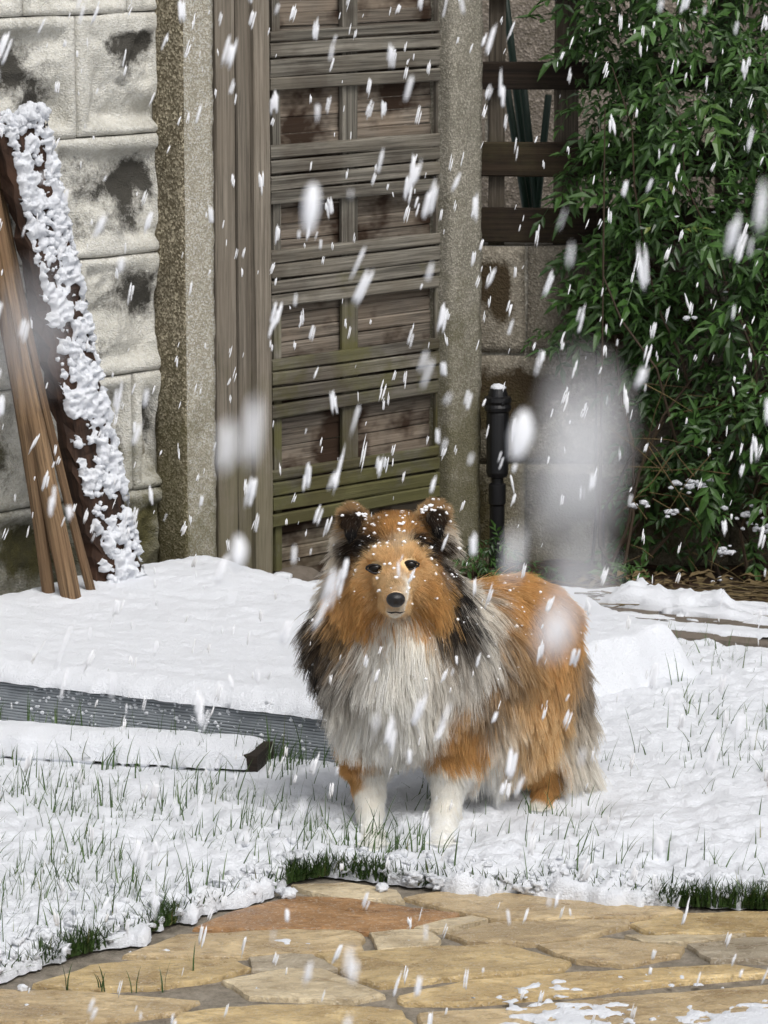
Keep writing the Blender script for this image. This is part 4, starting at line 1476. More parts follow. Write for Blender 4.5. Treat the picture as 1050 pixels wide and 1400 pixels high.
EARS = [
    ((503.7, 736.8, 5.375), 0.020, (487.3, 703.4, 5.375), 0.008, 0.012), ((485.5, 738.6, 5.38), 0.017, (482.8, 703.4, 5.375), 0.007, 0.010),
    ((484.6, 701.6, 5.372), 0.0065, (474.6, 711.3, 5.342), 0.007, 0.006), ((493.7, 706.0, 5.36), 0.006, (483.7, 714.0, 5.338), 0.007, 0.006), ((477.3, 711.3, 5.341), 0.0075, (478.2, 733.3, 5.328), 0.004, 0.006), ((485.5, 713.1, 5.338), 0.0065, (480.9, 729.8, 5.330), 0.005, 0.006),
    ((576.5, 732.4, 5.375), 0.020, (591.0, 698.1, 5.375), 0.008, 0.012), ((592.9, 734.2, 5.38), 0.017, (594.7, 698.1, 5.375), 0.007, 0.010),
    ((592.9, 696.4, 5.372), 0.0065, (602.9, 705.2, 5.342), 0.007, 0.006), ((583.8, 700.8, 5.36), 0.006, (593.8, 708.7, 5.338), 0.007, 0.006), ((600.1, 706.0, 5.341), 0.0075, (600.1, 728.0, 5.328), 0.004, 0.006), ((592.0, 707.8, 5.338), 0.0065, (597.4, 724.5, 5.330), 0.005, 0.006),
]
h = 0.0045
lo = np.array([-0.20, 5.10, -0.03])
hi = np.array([0.42, 6.02, 0.62])
nn = np.ceil((hi - lo) / h).astype(int)
ax_ = [lo[i] + h * np.arange(nn[i]) for i in range(3)]
GX, GY, GZ = np.meshgrid(*[a.astype(np.float32) for a in ax_], indexing='ij')
SDF = np.full(GX.shape, 1.0, np.float32)

def carve(a, ra, b, rb, k):
    a, b = DP(*a), DP(*b)
    rmax = max(ra, rb) + 0.09
    l, u = np.minimum(a, b) - rmax, np.maximum(a, b) + rmax
    i0 = np.clip(((l - lo) / h).astype(int), 0, nn)
    i1 = np.clip(((u - lo) / h).astype(int) + 1, 0, nn)
    sl = tuple(slice(i0[j], i1[j]) for j in range(3))
    x, y, z = GX[sl] - a[0], GY[sl] - a[1], GZ[sl] - a[2]
    ab = b - a
    t = np.clip((x * ab[0] + y * ab[1] + z * ab[2]) / (ab @ ab), 0, 1)
    d = np.sqrt((x - ab[0] * t) ** 2 + (y - ab[1] * t) ** 2 + (z - ab[2] * t) ** 2) - (ra + (rb - ra) * t)
    s = SDF[sl]
    m_ = np.clip(0.5 + 0.5 * (s - d) / k, 0, 1)
    SDF[sl] = s * (1 - m_) + d * m_ - k * m_ * (1 - m_)
TOES = []
for fx, fy, fY, rr in ((510, 1159, 5.322, 0.0085), (605, 1158, 5.332, 0.009), (735, 1111, 5.655, 0.0075)):
    for k, o_ in enumerate((-14, -5, 5, 14)):
        TOES.append(((fx + o_ * rr / 0.0085, fy - 2, fY + 0.006 * abs(k - 1.5)), rr, (fx + o_ * rr / 0.0085 * 1.05, fy + 4, fY - 0.014 + 0.006 * abs(k - 1.5)), rr * 0.8, 0.004))
for c in CAPS + EARS + TOES:
    carve(*c)

def surface_nets(Fv):
    ins = Fv < 0
    c = np.zeros(tuple(np.array(Fv.shape) - 1), np.int8)
    for a in (0, 1):
        for b in (0, 1):
            for d in (0, 1):
                c += ins[a:Fv.shape[0] - 1 + a, b:Fv.shape[1] - 1 + b, d:Fv.shape[2] - 1 + d]
    act = (c > 0) & (c < 8)
    idx = np.full(act.shape, -1, np.int64)
    I = np.argwhere(act)
    idx[tuple(I.T)] = np.arange(len(I))
    acc = np.zeros((len(I), 3)); cnt = np.zeros(len(I))
    for ax in range(3):
        o1, o2 = [k for k in range(3) if k != ax]
        for a in (0, 1):
            for b in (0, 1):
                p = I.copy(); p[:, o1] += a; p[:, o2] += b
                q = p.copy(); q[:, ax] += 1
                f0, f1 = Fv[tuple(p.T)], Fv[tuple(q.T)]
                m_ = (f0 < 0) != (f1 < 0)
                t = np.where(m_, f0 / (f0 - f1 + 1e-12), 0)
                pt = p.astype(float); pt[:, ax] += t
                acc[m_] += pt[m_]; cnt[m_] += 1
    V = lo + h * acc / cnt[:, None]
    Q = []
    for ax in range(3):
        o1, o2 = [(1, 2), (2, 0), (0, 1)][ax]
        s0 = [slice(None)] * 3; s1 = [slice(None)] * 3
        s0[ax] = slice(0, -1); s1[ax] = slice(1, None)
        ch = ins[tuple(s0)] != ins[tuple(s1)]
        E = np.argwhere(ch)
        E = E[(E[:, o1] > 0) & (E[:, o2] > 0) & (E[:, o1] < act.shape[o1]) & (E[:, o2] < act.shape[o2])]
        fl = ins[tuple(E.T)]
        def g_(d1, d2):
            e = E.copy(); e[:, o1] -= d1; e[:, o2] -= d2
            return idx[tuple(e.T)]
        q = np.stack([g_(1, 1), g_(0, 1), g_(0, 0), g_(1, 0)], 1)
        q[~fl] = q[~fl][:, ::-1]
        Q.append(q)
    return V, np.concatenate(Q)
BV, BQ = surface_nets(SDF)

def sdf_at(P):
    g = np.clip((P - lo) / h, 0, nn - 1.001)
    i = g.astype(int); f = g - i
    out = 0
    for a in (0, 1):
        for b in (0, 1):
            for c in (0, 1):
                w = (f[:, 0] if a else 1 - f[:, 0]) * (f[:, 1] if b else 1 - f[:, 1]) * (f[:, 2] if c else 1 - f[:, 2])
                out = out + w * SDF[i[:, 0] + a, i[:, 1] + b, i[:, 2] + c]
    return out

def sdf_n(P, e=0.006):
    g = np.stack([sdf_at(P + np.eye(3)[k] * e) - sdf_at(P - np.eye(3)[k] * e) for k in range(3)], 1)
    return g / (np.linalg.norm(g, axis=1)[:, None] + 1e-9)

dog = thing('dog', (*Pz(600, 1150, 0)[:2], 0.0), 'long-haired sable and white sheepdog standing in the snow facing the camera', 'dog')

# coat map: (px, py, Y) -> comb dir (right, toward camera, down), length m, lift, root colour, tip colour, reach
O1, O2, LO_, W1, W2, K1, G1_, S1, TN = (0.47, 0.25, 0.088), (0.77, 0.475, 0.19), (0.87, 0.64, 0.36), (0.90, 0.86, 0.78), (0.97, 0.96, 0.92), (0.015, 0.013, 0.013), (0.46, 0.40, 0.33), (0.05, 0.03, 0.018), (0.50, 0.35, 0.19)
COAT = [
    # face
    (541, 806, 5.22, (0, -.3, -1), .004, .2, TN, LO_), (541, 790, 5.27, (0, 0, -1), .006, .25, O2, LO_), (530, 815, 5.22, (-1, -.2, 0.2), .004, .2, O2, LO_), (552, 815, 5.22, (1, -.2, 0.2), .004, .2, W1, W2),
    (541, 836, 5.22, (0, 0, 1), .005, .3, W1, W2), (524, 803, 5.25, (-1, -.3, .3), .007, .25, LO_, LO_), (558, 801, 5.25, (1, -.3, .3), .007, .25, LO_, LO_), (528, 829, 5.23, (-1, 0, .6), .007, .3, O2, LO_), (554, 828, 5.23, (1, 0, .6), .007, .3, LO_, LO_),
    (541, 772, 5.29, (0, 0, -1), .008, .2, O2, LO_), (527, 760, 5.285, (-.3, 0, -1), .008, .25, LO_, LO_), (556, 756, 5.285, (.3, 0, -1), .008, .25, LO_, LO_), (512, 762, 5.30, (-.6, 0, -1), .008, .25, O2, LO_), (568, 757, 5.30, (.6, 0, -1), .008, .25, O2, LO_),
    (540, 752, 5.31, (0, 0, -1), .010, .3, S1, O1), (549, 742, 5.31, (0, 0, -1), .010, .3, W1, LO_), (546, 758, 5.30, (0, 0, -1), .008, .25, LO_, W1), (556, 806, 5.235, (.6, 0, -1), .004, .2, W1, W2), (535, 730, 5.33, (0, 0, -1), .010, .35, O1, O2), (552, 727, 5.33, (0, 0, -1), .010, .35, O1, O2), (541, 718, 5.36, (0, 0, -1), .010, .35, O1, O1),
    (514, 745, 5.32, (-1, 0, -.5), .014, .3, K1, S1), (570, 740, 5.32, (1, 0, -.5), .014, .3, K1, S1), (520, 736, 5.33, (-.6, 0, -.8), .014, .3, S1, O1), (566, 731, 5.33, (.6, 0, -.8), .014, .3, S1, O1), (503, 745, 5.335, (-1, 0, -.2), .016, .35, K1, K1), (582, 741, 5.335, (1, 0, -.2), .016, .35, K1, K1), (498, 757, 5.34, (-1, 0, -.1), .018, .35, K1, S1), (588, 752, 5.34, (1, 0, -.1), .018, .35, K1, S1), (494, 770, 5.34, (-1, 0, .2), .02, .35, S1, O1), (592, 766, 5.34, (1, 0, .2), .02, .35, S1, O1),
    (487, 752, 5.36, (-1, 0, .5), .03, .4, K1, S1), (486, 775, 5.36, (-.9, 0, .8), .035, .4, S1, G1_), (598, 748, 5.36, (1, 0, .5), .03, .4, K1, S1), (598, 770, 5.35, (.9, 0, .8), .035, .35, K1, G1_), (600, 790, 5.36, (.8, 0, 1), .04, .35, S1, K1), (474, 748, 5.39, (-1, 0, .5), .05, .6, TN, W1), (610, 742, 5.39, (1, 0, .5), .05, .6, TN, W1),
    (510, 788, 5.29, (-1, 0, .3), .010, .25, O2, LO_), (572, 785, 5.29, (1, 0, .3), .010, .25, O2, LO_), (500, 778, 5.31, (-1, 0, .1), .012, .25, O2, LO_), (578, 775, 5.31, (1, 0, .1), .012, .25, O2, LO_),
    (500, 800, 5.31, (-1, 0, .6), .022, .4, O1, O2), (585, 798, 5.31, (1, 0, .6), .022, .4, O1, O2), (520, 815, 5.28, (-.7, 0, .8), .016, .35, O2, LO_), (564, 814, 5.28, (.7, 0, .8), .016, .35, O2, LO_),
    (505, 825, 5.32, (-.6, .2, 1), .04, .5, O1, O2), (578, 823, 5.32, (.6, .2, 1), .04, .5, O1, O2),
    # ears
    (487.3, 701.6, 5.368, (-.2, 0, -1), .014, .35, O1, TN), (474.6, 706.9, 5.365, (-1, 0, -.3), .02, .5, O1, TN), (478.2, 715.7, 5.337, (-.2, .3, 1), .007, .15, S1, S1), (480.9, 728.0, 5.327, (0, .3, 1), .007, .15, K1, K1), (488.2, 715.7, 5.342, (-.3, .2, 1), .008, .2, K1, S1), (494.6, 719.2, 5.36, (.3, 0, -.4), .018, .4, O1, LO_),
    (589.2, 697.2, 5.368, (.2, 0, -1), .014, .35, O1, TN), (603.8, 701.6, 5.365, (1, 0, -.3), .02, .5, O1, TN), (600.1, 710.4, 5.337, (.2, .3, 1), .007, .15, S1, S1), (598.3, 722.8, 5.327, (0, .3, 1), .007, .15, K1, K1), (590.1, 710.4, 5.342, (.3, .2, 1), .008, .2, K1, S1), (582.0, 714.0, 5.36, (-.3, 0, -.4), .018, .4, O1, LO_),
    (470.9, 728.0, 5.375, (-1, 0, .35), .035, .5, TN, W1), (607.4, 722.8, 5.375, (1, 0, .35), .035, .5, TN, W1), (503.7, 734.2, 5.35, (-.6, 0, .6), .022, .4, K1, S1), (581.0, 731.6, 5.35, (.6, 0, .6), .022, .4, K1, S1),
    # ruff, outer
    (466, 765, 5.42, (-1, 0, .8), .06, .7, TN, W1), (458, 795, 5.44, (-1, 0, 1.1), .07, .65, G1_, W1), (480, 790, 5.37, (-.8, .1, 1), .045, .5, O1, O2),
    (618, 758, 5.42, (1, 0, .8), .055, .6, TN, W1), (630, 790, 5.44, (.9, 0, 1.2), .055, .5, G1_, W1), (592, 800, 5.345, (.6, .1, 1), .035, .4, O1, O2),
    (482, 812, 5.39, (-.6, .1, 1), .05, .5, O1, O2), (498, 828, 5.36, (-.5, .1, 1), .05, .45, O1, O2), (588, 820, 5.37, (.35, .1, 1), .045, .35, O1, O2), (582, 838, 5.36, (.3, .1, 1), .05, .4, O1, LO_),
    (470, 838, 5.42, (-.7, 0, 1.3), .07, .5, S1, K1), (462, 855, 5.44, (-.8, 0, 1.3), .08, .5, K1, K1), (448, 880, 5.47, (-.6, 0, 1.3), .08, .5, K1, K1), (470, 875, 5.42, (-.5, 0, 1.3), .08, .45, K1, K1), (455, 905, 5.45, (-.4, 0, 1.3), .08, .4, K1, S1), (446, 922, 5.47, (-.2, 0, 1.3), .06, .4, K1, G1_), (484, 897, 5.41, (-.3, 0, 1.3), .08, .4, S1, W1), (473, 922, 5.43, (-.1, 0, 1.3), .075, .35, G1_, W1), (470, 948, 5.45, (.05, 0, 1.3), .065, .3, W1, W2), (490, 930, 5.40, (0, .1, 1.3), .085, .35, W1, W2), (438, 850, 5.50, (-.9, 0, 1.2), .07, .55, K1, G1_), (487, 872, 5.39, (-.4, .1, 1.3), .07, .4, K1, S1), (492, 850, 5.38, (-.5, .1, 1.2), .06, .4, S1, TN),
    (606, 770, 5.40, (.8, 0, 1), .045, .45, K1, S1), (612, 800, 5.40, (.7, 0, 1.2), .05, .45, K1, K1), (614, 828, 5.40, (.5, 0, 1.3), .06, .45, K1, K1), (602, 848, 5.38, (.35, 0, 1.3), .06, .4, S1, K1), (622, 850, 5.43, (.4, 0, 1.3), .065, .4, K1, K1), (612, 868, 5.40, (.3, 0, 1.3), .07, .4, K1, G1_), (634, 850, 5.45, (.4, 0, 1.3), .06, .4, W1, W2), (632, 880, 5.45, (.3, 0, 1.3), .065, .4, W1, W2), (622, 900, 5.43, (.25, 0, 1.3), .07, .35, G1_, W2), (640, 820, 5.47, (.6, 0, 1.2), .06, .45, G1_, W1),
    (650, 925, 5.52, (.2, 0, 1.2), .05, .3, K1, S1), (640, 945, 5.50, (.2, 0, 1.2), .05, .3, K1, S1), (660, 860, 5.54, (.4, 0, 1.2), .05, .35, S1, TN),
    # white bib
    (541, 850, 5.34, (0, .4, 1), .05, .5, W1, W2), (522, 858, 5.35, (-.2, .4, 1), .07, .5, W1, W2), (566, 860, 5.35, (.2, .4, 1), .07, .5, W1, W2),
    (541, 900, 5.33, (0, .3, 1), .08, .45, W1, W2), (510, 905, 5.38, (-.2, .2, 1), .08, .4, W1, W2), (590, 905, 5.39, (.2, .2, 1), .08, .4, W1, W2),
    (541, 950, 5.36, (0, .1, 1), .088, .3, W1, W2), (505, 955, 5.41, (0, .1, 1), .080, .28, W1, W2), (585, 950, 5.41, (0, .1, 1), .080, .28, W1, W2),
    (541, 990, 5.39, (0, 0, 1), .06, .28, W1, W2), (515, 990, 5.41, (0, 0, 1), .055, .28, W1, W2), (570, 990, 5.41, (0, 0, 1), .055, .28, W1, W2), (541, 1020, 5.42, (0, 0, 1), .04, .3, W1, W2),
    # forelegs
    (487, 1030, 5.42, (-.1, 0, 1), .022, .25, O1, O2), (488, 1062, 5.41, (0, 0, 1), .012, .2, O1, O2), (513, 1055, 5.40, (0, 0, 1), .018, .2, W1, W2), (503, 1088, 5.38, (0, 0, 1), .009, .15, W1, W2), (508, 1130, 5.35, (0, 0, 1), .007, .15, W2, W2), (509, 1155, 5.33, (0, .5, .6), .005, .15, W2, W2),
    (625, 975, 5.43, (.1, 0, 1), .035, .3, O1, O2), (610, 1000, 5.42, (0, 0, 1), .03, .3, O1, O2), (635, 1010, 5.45, (.1, 0, 1), .035, .3, O1, O2), (610, 1030, 5.42, (0, 0, 1), .025, .3, O1, O2),
    (600, 1055, 5.42, (0, 0, 1), .014, .2, W1, W2), (625, 1055, 5.44, (.1, 0, 1), .025, .25, W1, W2), (609, 1092, 5.39, (0, 0, 1), .010, .15, W1, W2), (606, 1130, 5.36, (0, 0, 1), .008, .15, W2, W2), (625, 1095, 5.43, (.25, 0, 1), .025, .25, W1, W2), (605, 1155, 5.34, (0, .5, .6), .005, .15, W2, W2),
    # back and flank
    (665, 800, 5.60, (.7, 0, .3), .035, .4, O1, O2), (700, 790, 5.66, (.7, 0, .2), .035, .4, O1, O2), (740, 815, 5.70, (.7, 0, .6), .04, .4, O1, O2), (690, 830, 5.58, (.6, 0, .8), .045, .35, O1, O2),
    (680, 880, 5.55, (.4, 0, 1), .05, .3, O1, TN), (665, 920, 5.53, (.25, 0, 1), .055, .3, O1, TN), (660, 960, 5.52, (.15, 0, 1), .06, .3, TN, W1), (720, 870, 5.61, (.4, 0, 1), .045, .3, O1, O2), (700, 930, 5.59, (.2, 0, 1), .055, .35, O2, LO_),
    (760, 850, 5.70, (.6, 0, 1), .045, .35, O1, O2), (755, 900, 5.67, (.3, 0, 1), .05, .35, O1, O2), (785, 890, 5.76, (.5, 0, 1), .05, .4, O1, G1_), (790, 930, 5.80, (.4, 0, 1.2), .07, .45, S1, G1_),
    (725, 950, 5.61, (-.1, 0, 1), .065, .4, O2, LO_), (708, 985, 5.60, (-.2, 0, 1), .06, .45, LO_, LO_), (745, 980, 5.64, (.1, 0, 1), .055, .4, O2, LO_), (735, 1020, 5.66, (0, 0, 1), .028, .3, O2, LO_), (745, 1040, 5.70, (0, 0, 1), .016, .3, O1, O2),
    (668, 995, 5.54, (0, 0, 1), .08, .35, W1, W2), (680, 1020, 5.58, (-.1, 0, 1), .09, .35, W1, W2), (650, 1010, 5.53, (0, 0, 1), .08, .3, W1, W2),
    (748, 1060, 5.71, (0, 0, 1), .014, .25, O1, O2), (740, 1085, 5.69, (0, 0, 1), .010, .25, O1, O2), (735, 1106, 5.66, (0, .3, 1), .010, .25, W1, W2),
    # tail and far leg
    (785, 965, 5.79, (.15, 0, 1), .09, .45, TN, W1), (800, 1000, 5.81, (.3, 0, 1), .10, .5, G1_, W1), (795, 1040, 5.80, (.15, 0, 1), .09, .45, W1, W2), (775, 1010, 5.76, (0, 0, 1), .08, .4, TN, W1), (775, 1050, 5.78, (-.1, 0, 1), .07, .35, G1_, W1), (795, 1085, 5.84, (0, 0, 1), .02, .3, W1, W2),
]
CP_ = np.array([DP(c[0], c[1], c[2]) for c in COAT])
CD_ = np.array([(c[3][0], -c[3][1], -c[3][2]) for c in COAT], float)
CD_ /= np.linalg.norm(CD_, axis=1)[:, None]
CL_ = np.array([c[4] for c in COAT]); CF_ = np.array([c[5] for c in COAT])
CR_ = np.array([c[6] for c in COAT]); CT_ = np.array([c[7] for c in COAT])

def coat_at(P, jitter=None):
    Q = P if jitter is None else P + jitter
    out = []
    sc = np.array([1, 0.55 ** 0.5, 1])
    A2 = (CP_ * sc * 30).astype(np.float32)
    for i in range(0, len(Q), 20000):
        q_ = (Q[i:i + 20000] * sc * 30).astype(np.float32)
        d2 = np.zeros((len(q_), len(A2)), np.float32)
        for k in range(3):
            d2 += (q_[:, k:k + 1] - A2[None, :, k]) ** 2
        d2 += 9e-4
        ws = 1 / (d2 * d2 * d2)
        w = np.sqrt(ws)
        w /= w.sum(1)[:, None]
        ws /= ws.sum(1)[:, None]
        out.append(np.concatenate([w @ CD_, (w @ CL_)[:, None], (w @ CF_)[:, None], ws @ CR_, ws @ CT_], 1))
    o = np.concatenate(out)
    return o[:, :3], o[:, 3], o[:, 4], o[:, 5:8], o[:, 8:11]

# body skin: coat colour as an attribute so that gaps between strands never show bare grey
body = link('body', fast_mesh('body', BV, BQ), dog)
skin = NT('dog_undercoat')
M['skin'] = skin.done(skin.attr('col', 'Color'), 0.9, 0.1)
body.data.materials.append(M['skin'])
cols = np.ones((len(BV), 4), np.float32)
for i in range(0, len(BV), 8000):
    _, _, _, cr, ct = coat_at(BV[i:i + 8000])
    cols[i:i + 8000, :3] = (cr * 0.6 + ct * 0.4) * 0.95
set_attr(body.data, 'col', cols, 'FLOAT_COLOR')

# eyes, nose, mouth
EYE = [DP(513, 777.5, 5.279), DP(560.5, 772.5, 5.279)]
eye_m = NT('dark_brown_eye').done((0.006, 0.004, 0.003), 0.10, 0.3)
lid_m = NT('eye_rim').done((0.012, 0.009, 0.008), 0.45, 0.4)
nose_m = NT('wet_black_nose')
nz = nose_m.voronoi(nose_m.coord(), 900.0)
nose_m.bump(nz, 0.35, 0.0008)
nose_m = nose_m.done((0.012, 0.011, 0.012), 0.34, 0.5)
for e in EYE:
    V, Fc = blob_geo(e, 0.0093, ICO3, 0.0, stretch=(1.12, 0.62, 0.80))
    eo = obj('eye', V, Fc, eye_m, dog, smooth=True)
    sgn = -1 if e[0] < EYE[1][0] - 0.001 else 1
    pts, n_ = [], 26
    for k in range(n_):
        a = 2 * math.pi * k / n_
        cx_, cz_ = math.cos(a), math.sin(a)
        rx = 0.0096 * (1.16 + 0.2 * (cx_ * sgn > 0.9) if cx_ * sgn > 0.6 else 1.0)
        pts.append(e + np.array([rx * cx_, -0.0036 + 0.002 * abs(cx_), (0.0064 + 0.0004 * cz_) * cz_ + 0.0012 * cx_ * sgn]))
    pts.append(pts[0])
    V, Fc = tube_geo(pts, 0.0019, 6)
    obj('eyelid', V, Fc, lid_m, eo, smooth=True)
NC = DP(541, 820.5, 5.178)
V, Fc = ICO3
q = V.copy()
top = np.clip(q[:, 2], -1, 1)
q[:, 0] *= 0.0138 * (1 + 0.12 * top)
q[:, 2] *= 0.0118
q[:, 1] *= 0.0115
for sg in (-1, 1):        # nostrils
    c = np.array([sg * 0.0072, -0.0098, -0.0012])
    dd = np.sqrt((((q - c) / np.array([0.0034, 0.005, 0.0030])) ** 2).sum(1))
    q[:, 1] += 0.0055 * np.exp(-dd ** 2)
q[:, 1] += 0.0022 * np.exp(-(q[:, 0] / 0.0012) ** 2) * (q[:, 2] < 0.001)
q[:, 1] += 0.35 * np.clip(-q[:, 2], 0, 1)
obj('nose', NC + q, Fc, nose_m, dog, smooth=True)
mp = [DP(x, y, Y) for x, y, Y in ((529, 836.5, 5.206), (535, 838, 5.192), (541, 837, 5.187), (547, 838, 5.192), (554, 836, 5.206))]
V, Fc = tube_geo(mp, [0.0004, 0.0013, 0.0011, 0.0013, 0.0004], 6)
obj('mouth', V, Fc, lid_m, dog, smooth=True)

# ---- the coat
fr_ = np.random.default_rng(100)
tri = np.concatenate([BQ[:, [0, 1, 2]], BQ[:, [0, 2, 3]]])
A_, B_, C_ = BV[tri[:, 0]], BV[tri[:, 1]], BV[tri[:, 2]]
area = np.linalg.norm(np.cross(B_ - A_, C_ - A_), axis=1) / 2
cen = (A_ + B_ + C_) / 3
nrm_c = sdf_n(cen)
_facing = -nrm_c[:, 1]
wgt = area * np.where(_facing > -0.45, 1.0, 0.3)
head = (cen[:, 1] < 5.40) & (cen[:, 2] > DP(541, 850, 5.3)[2])
wgt[head] *= 3.2
legs = cen[:, 2] < 0.14
wgt[legs] *= 1.8

def sample(N):
    f = fr_.choice(len(tri), N, p=wgt / wgt.sum())
    u, v = fr_.random(N), fr_.random(N)
    s = u + v > 1
    u[s], v[s] = 1 - u[s], 1 - v[s]
    return A_[f] + (B_[f] - A_[f]) * u[:, None] + (C_[f] - A_[f]) * v[:, None]
K = 9
def grow(P, len_var, dir_var, seed_off, cj=None):
    N = len(P)
    n = sdf_n(P)
    d, L, lf, cr, ct = coat_at(P)
    if cj is not None:
        far = np.clip(L / 0.05, 0.12, 1)[:, None]
        _, _, _, cr, ct = coat_at(P, (cj + fr_.normal(0, 0.005, P.shape)) * far)
    L = L * fr_.uniform(1 - len_var, 1 + len_var * 0.6, N)
    d = d - n * (d * n).sum(1)[:, None] * 0.75
    d /= np.linalg.norm(d, axis=1)[:, None] + 1e-9
    dv = np.stack([fbm(P * 26 + 40 * k + seed_off, 2) for k in range(3)], 1)
    d = d + dv * 0.75 * dir_var + fr_.normal(0, 0.10 * dir_var, P.shape)
    if cj is not None:
        wild = fr_.random(N) < 0.035
        d[wild] += fr_.normal(0, 0.4, (wild.sum(), 3))
    d = d + n * lf[:, None]
    d /= np.linalg.norm(d, axis=1)[:, None]
    pts = np.zeros((N, K, 3))
    pts[:, 0] = P - n * 0.001
    g = np.clip(L / 0.06, 0, 1.3)[:, None] * np.array([0, 0, -1.0]) * 0.085
    step = (L / (K - 1))[:, None]
    cur = pts[:, 0].copy()
    for i in range(1, K):
        d = d + g + fr_.normal(0, 0.03, P.shape)
        d /= np.linalg.norm(d, axis=1)[:, None]
        cur = cur + d * step
        s = sdf_at(cur)
        lim = 0.0012 + 0.0035 * (i / K) * np.clip(L / 0.05, 0, 1)
        bad = s < lim
        if bad.any():
            nb = sdf_n(cur[bad])
            cur[bad] += nb * (lim[bad] - s[bad])[:, None]
            dn = (d[bad] * nb).sum(1)
            d[bad] -= nb * np.minimum(dn, 0)[:, None]
        pts[:, i] = cur
    return pts, L, cr, ct
NG, NSTR = 6500, 175000
Pg = sample(NG)
gp, gLn, _, _ = grow(Pg, 0.25, 1.0, 0.0)
Ps = sample(NSTR)
keep = np.ones(NSTR, bool)
for e in EYE:
    dd = (Ps - e - np.array([0.002 * (1 if e[0] < EYE[1][0] - 0.001 else -1), 0, -0.001])) / np.array([0.0145, 0.03, 0.0104])
    keep &= (dd ** 2).sum(1) > 1
dd = (Ps - NC) / np.array([0.0150, 0.016, 0.0135])
keep &= (dd ** 2).sum(1) > 1
Ps = Ps[keep]
# locks: every strand is drawn to the tip of the lock it belongs to
from mathutils import kdtree
kd_ = kdtree.KDTree(NG)
for i, p in enumerate(Pg):
    kd_.insert(Vector(p), i)
kd_.balance()
own = np.array([kd_.find(Vector(p))[1] for p in Ps])
lockj = fr_.normal(0, 0.008, (NG, 3))
pts, Ln, cr, ct = grow(Ps, 0.35, 1.0, 0.0, lockj[own])
t = np.linspace(0, 1, K)
cl_amt = np.clip((Ln - 0.012) / 0.045, 0, 1) * fr_.uniform(0.35, 0.95, len(Ps))
scale_ = np.minimum(1.15, Ln / (gLn[own] + 1e-6))
gpo = gp[own]
target = pts[:, :1] + (gpo - gpo[:, :1]) * scale_[:, None, None]
target = target + (gpo[:, :1] - pts[:, :1]) * (t[None, :, None] ** 1.2) * 0.85
w_ = (cl_amt[:, None] * (t[None] ** 0.8))[:, :, None]
pts = pts * (1 - w_) + target * w_
# stay above the snow
pts[:, :, 2] = np.maximum(pts[:, :, 2], 0.014)
pale_ = np.clip(ct.mean(1) * 1.3, 0, 1)
lockv = 1 + (fr_.uniform(0.74, 1.2, NG)[own] * fr_.uniform(0.82, 1.16, len(Ps)) - 1) * (1 - 0.65 * pale_)
cmix = t[None, :, None]
colr = cr[:, None] * (1 - cmix) + ct[:, None] * cmix
colr = colr * lockv[:, None, None]
silver = (fr_.random(len(Ps)) < 0.05) & (ct.mean(1) < 0.45)
colr[silver] = colr[silver] * 0.5 + np.array([0.5, 0.45, 0.38]) * 0.5
colr = np.clip(colr, 0.006, 0.95)
rad0 = 0.00022 + 0.00034 * np.clip(Ln / 0.06, 0, 1)
rad = rad0[:, None] * (1 - 0.86 * t[None] ** 1.6)
hc = bpy.data.hair_curves.new('fur')
hc.add_curves([K] * len(Ps))
hc.position_data.foreach_set('vector', pts.astype(np.float32).ravel())
ra = hc.attributes.get('radius') or hc.attributes.new('radius', 'FLOAT', 'POINT')
ra.data.foreach_set('value', rad.astype(np.float32).ravel())
ca = hc.attributes.new('col', 'FLOAT_COLOR', 'POINT')
ca.data.foreach_set('color', np.concatenate([colr, np.ones((*colr.shape[:2], 1))], 2).astype(np.float32).ravel())
fm = NT('sheepdog_coat')
fm.b.inputs['Sheen Weight'].default_value = 0.0
M['fur'] = fm.done(fm.attr('col', 'Color'), 0.55, 0.25)
_tr = fm.nt.nodes.new('ShaderNodeBsdfTranslucent')
fm.link(fm.attr('col', 'Color'), _tr.inputs['Color'])
_mx = fm.nt.nodes.new('ShaderNodeMixShader')
_mx.inputs[0].default_value = 0.45
fm.link(fm.b.outputs[0], _mx.inputs[1])
fm.link(_tr.outputs[0], _mx.inputs[2])
fm.link(_mx.outputs[0], fm.out.inputs['Surface'])
hc.materials.append(M['fur'])
fur = link('fur', hc, dog)

# snow caught in the coat
sb2 = Bag()
mid = pts[:, 6]
up_n = sdf_n(Ps)
wt = (0.15 + np.clip(up_n[:, 2], 0, 1)) * np.where((Ps[:, 2] > DP(541, 900, 5.4)[2]), 1.0, 0.15) * np.where(up_n[:, 1] > 0.4, 0, 1) * np.where(Ln > 0.010, 1, 0.25)
wt /= wt.sum()
for k, i in enumerate(fr_.choice(len(Ps), 420, p=wt)):
    sb2.add(*blob_geo(mid[i], 0.0008 + 0.0022 * fr_.random() ** 2.5, ICO1, 0.6, 1.8, k, (1.3, 1, 1)))
for px, py, Y, r, n_ in ((536, 796, 5.243, 0.0035, 9), (546, 796, 5.243, 0.003, 6), (522, 808, 5.235, 0.003, 4), (492, 702, 5.345, 0.004, 7), (501, 706, 5.345, 0.003, 5), (586, 697, 5.345, 0.0045, 8), (577, 700, 5.345, 0.003, 5), (553, 727, 5.305, 0.003, 5), (545, 716, 5.32, 0.003, 4), (505, 733, 5.32, 0.0025, 4), (628, 750, 5.37, 0.003, 4)):
    for j in range(n_):
        c0 = DP(px + fr_.normal(0, r * 1000), py + fr_.normal(0, r * 450), Y)
        sb2.add(*blob_geo(c0, r * fr_.uniform(0.3, 0.9), ICO1, 0.6, 1.9, j + px, (1.3, 1, 0.8)))
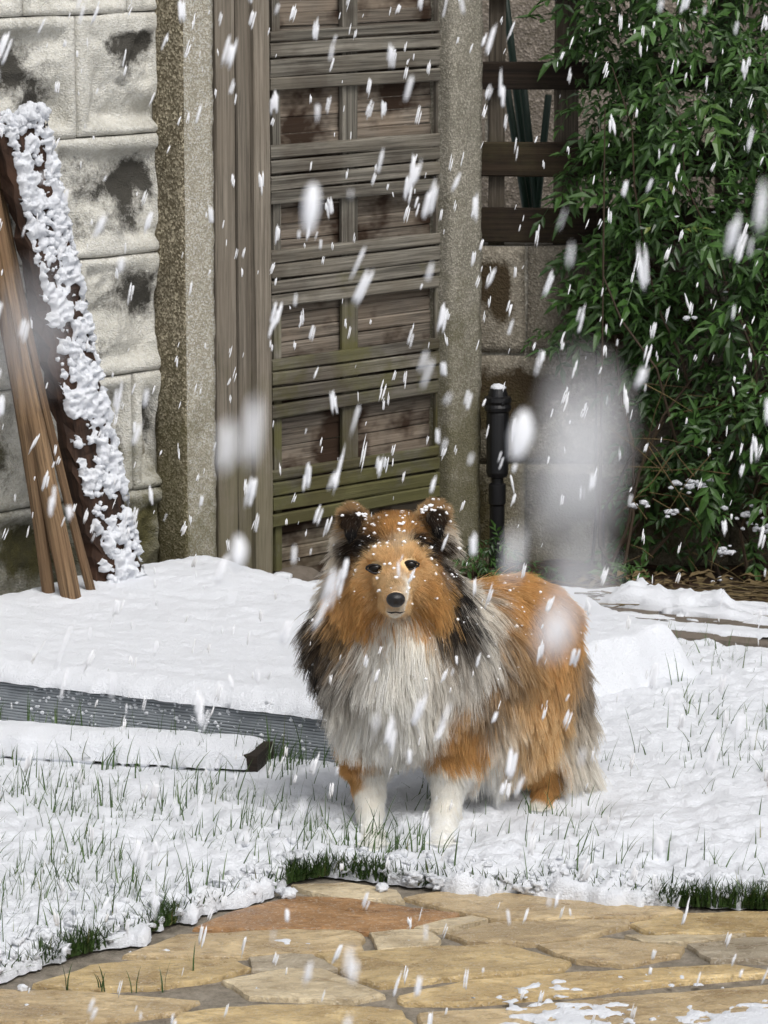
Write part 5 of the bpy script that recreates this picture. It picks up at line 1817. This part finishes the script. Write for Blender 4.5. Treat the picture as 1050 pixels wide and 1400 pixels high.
tag(sb2.build('snow_flecks', M['flake'], smooth=True), 'small snow flecks caught in the coat of the dog', 'snow', kind='stuff')
# ================================================================== FALLING SNOW
r_ = np.random.default_rng(2024)
bag = Bag()
n_f = 0
while n_f < 1350:
    Yd = 0.9 + 6.2 * r_.random() ** 0.75
    zc_px = r_.uniform(-250, 1300), r_.uniform(-150, 1450)
    p = Py(zc_px[0], zc_px[1], Yd)
    if p[2] < 0.03: continue
    wn_v = (p - WO) @ WN
    if wn_v < 0.05 and p[0] < 0.2: continue
    if Yd > 5.0 and sdf_at(p[None])[0] < 0.04: continue
    n_f += 1
    big = r_.random()
    L = r_.uniform(0.006, 0.018) * (1.45 if big > 0.88 else 1.0) * (0.7 if Yd < 1.6 else 1)
    wd = L * r_.uniform(0.10, 0.32)
    ax = np.array([r_.normal(0.20, 0.14), r_.normal(0, 0.1), 1.0]); ax /= np.linalg.norm(ax)
    k_ = 1 if wd < 0.0018 else (2 if wd < 0.003 else 4)
    for j in range(k_):
        c = p + np.array([(j - (k_ - 1) / 2) * wd / k_ * 1.1, r_.normal(0, wd * .3), r_.normal(0, L * .16)]) * (k_ > 1)
        V, Fc = ICO1
        q = np.sign(V) * np.abs(V) ** 0.75 * (1 + 0.6 * fbm(V * 1.7 + n_f * 3.1 + j, 2))[:, None] * np.array([wd / 2 / k_ ** 0.6, wd / 2 / k_ ** 0.6, L / 2 * r_.uniform(0.75, 1.1)])
        q = q + np.outer(q[:, 2], ax * [1, 1, 0])
        bag.add(c + q, Fc)
for px, py, Yd, L, wd, k in ((790, 630, 0.155, 0.0078, 0.0020, 1), (795, 800, 0.20, 0.0036, 0.0016, 2), (45, 450, 0.18, 0.0055, 0.0009, 3), (757, 865, 0.36, 0.0050, 0.0026, 4), (712, 595, 0.85, 0.011, 0.0055, 5),
                          (325, 755, 0.9, 0.010, 0.004, 6), (345, 590, 0.5, 0.009, 0.002, 7), (425, 285, 0.95, 0.012, 0.0045, 8), (310, 610, 0.55, 0.008, 0.002, 9), (703, 760, 0.45, 0.007, 0.0014, 10), (1120, 500, 0.3, 0.006, 0.003, 11), (-80, 900, 0.3, 0.006, 0.003, 12)):
    V, Fc = blob_geo((0, 0, 0), 1.0, ICO2, 0.45, 1.6, k, (wd / 2, wd / 2, L / 2))
    V = V + np.outer(V[:, 2], [0.12, 0, 0])
    bag.add(Py(px, py, Yd) + V, Fc)
tag(bag.build('falling_snow', M['wetflake'], smooth=True), 'white snowflakes falling through the air all over the garden', 'snow', kind='stuff')
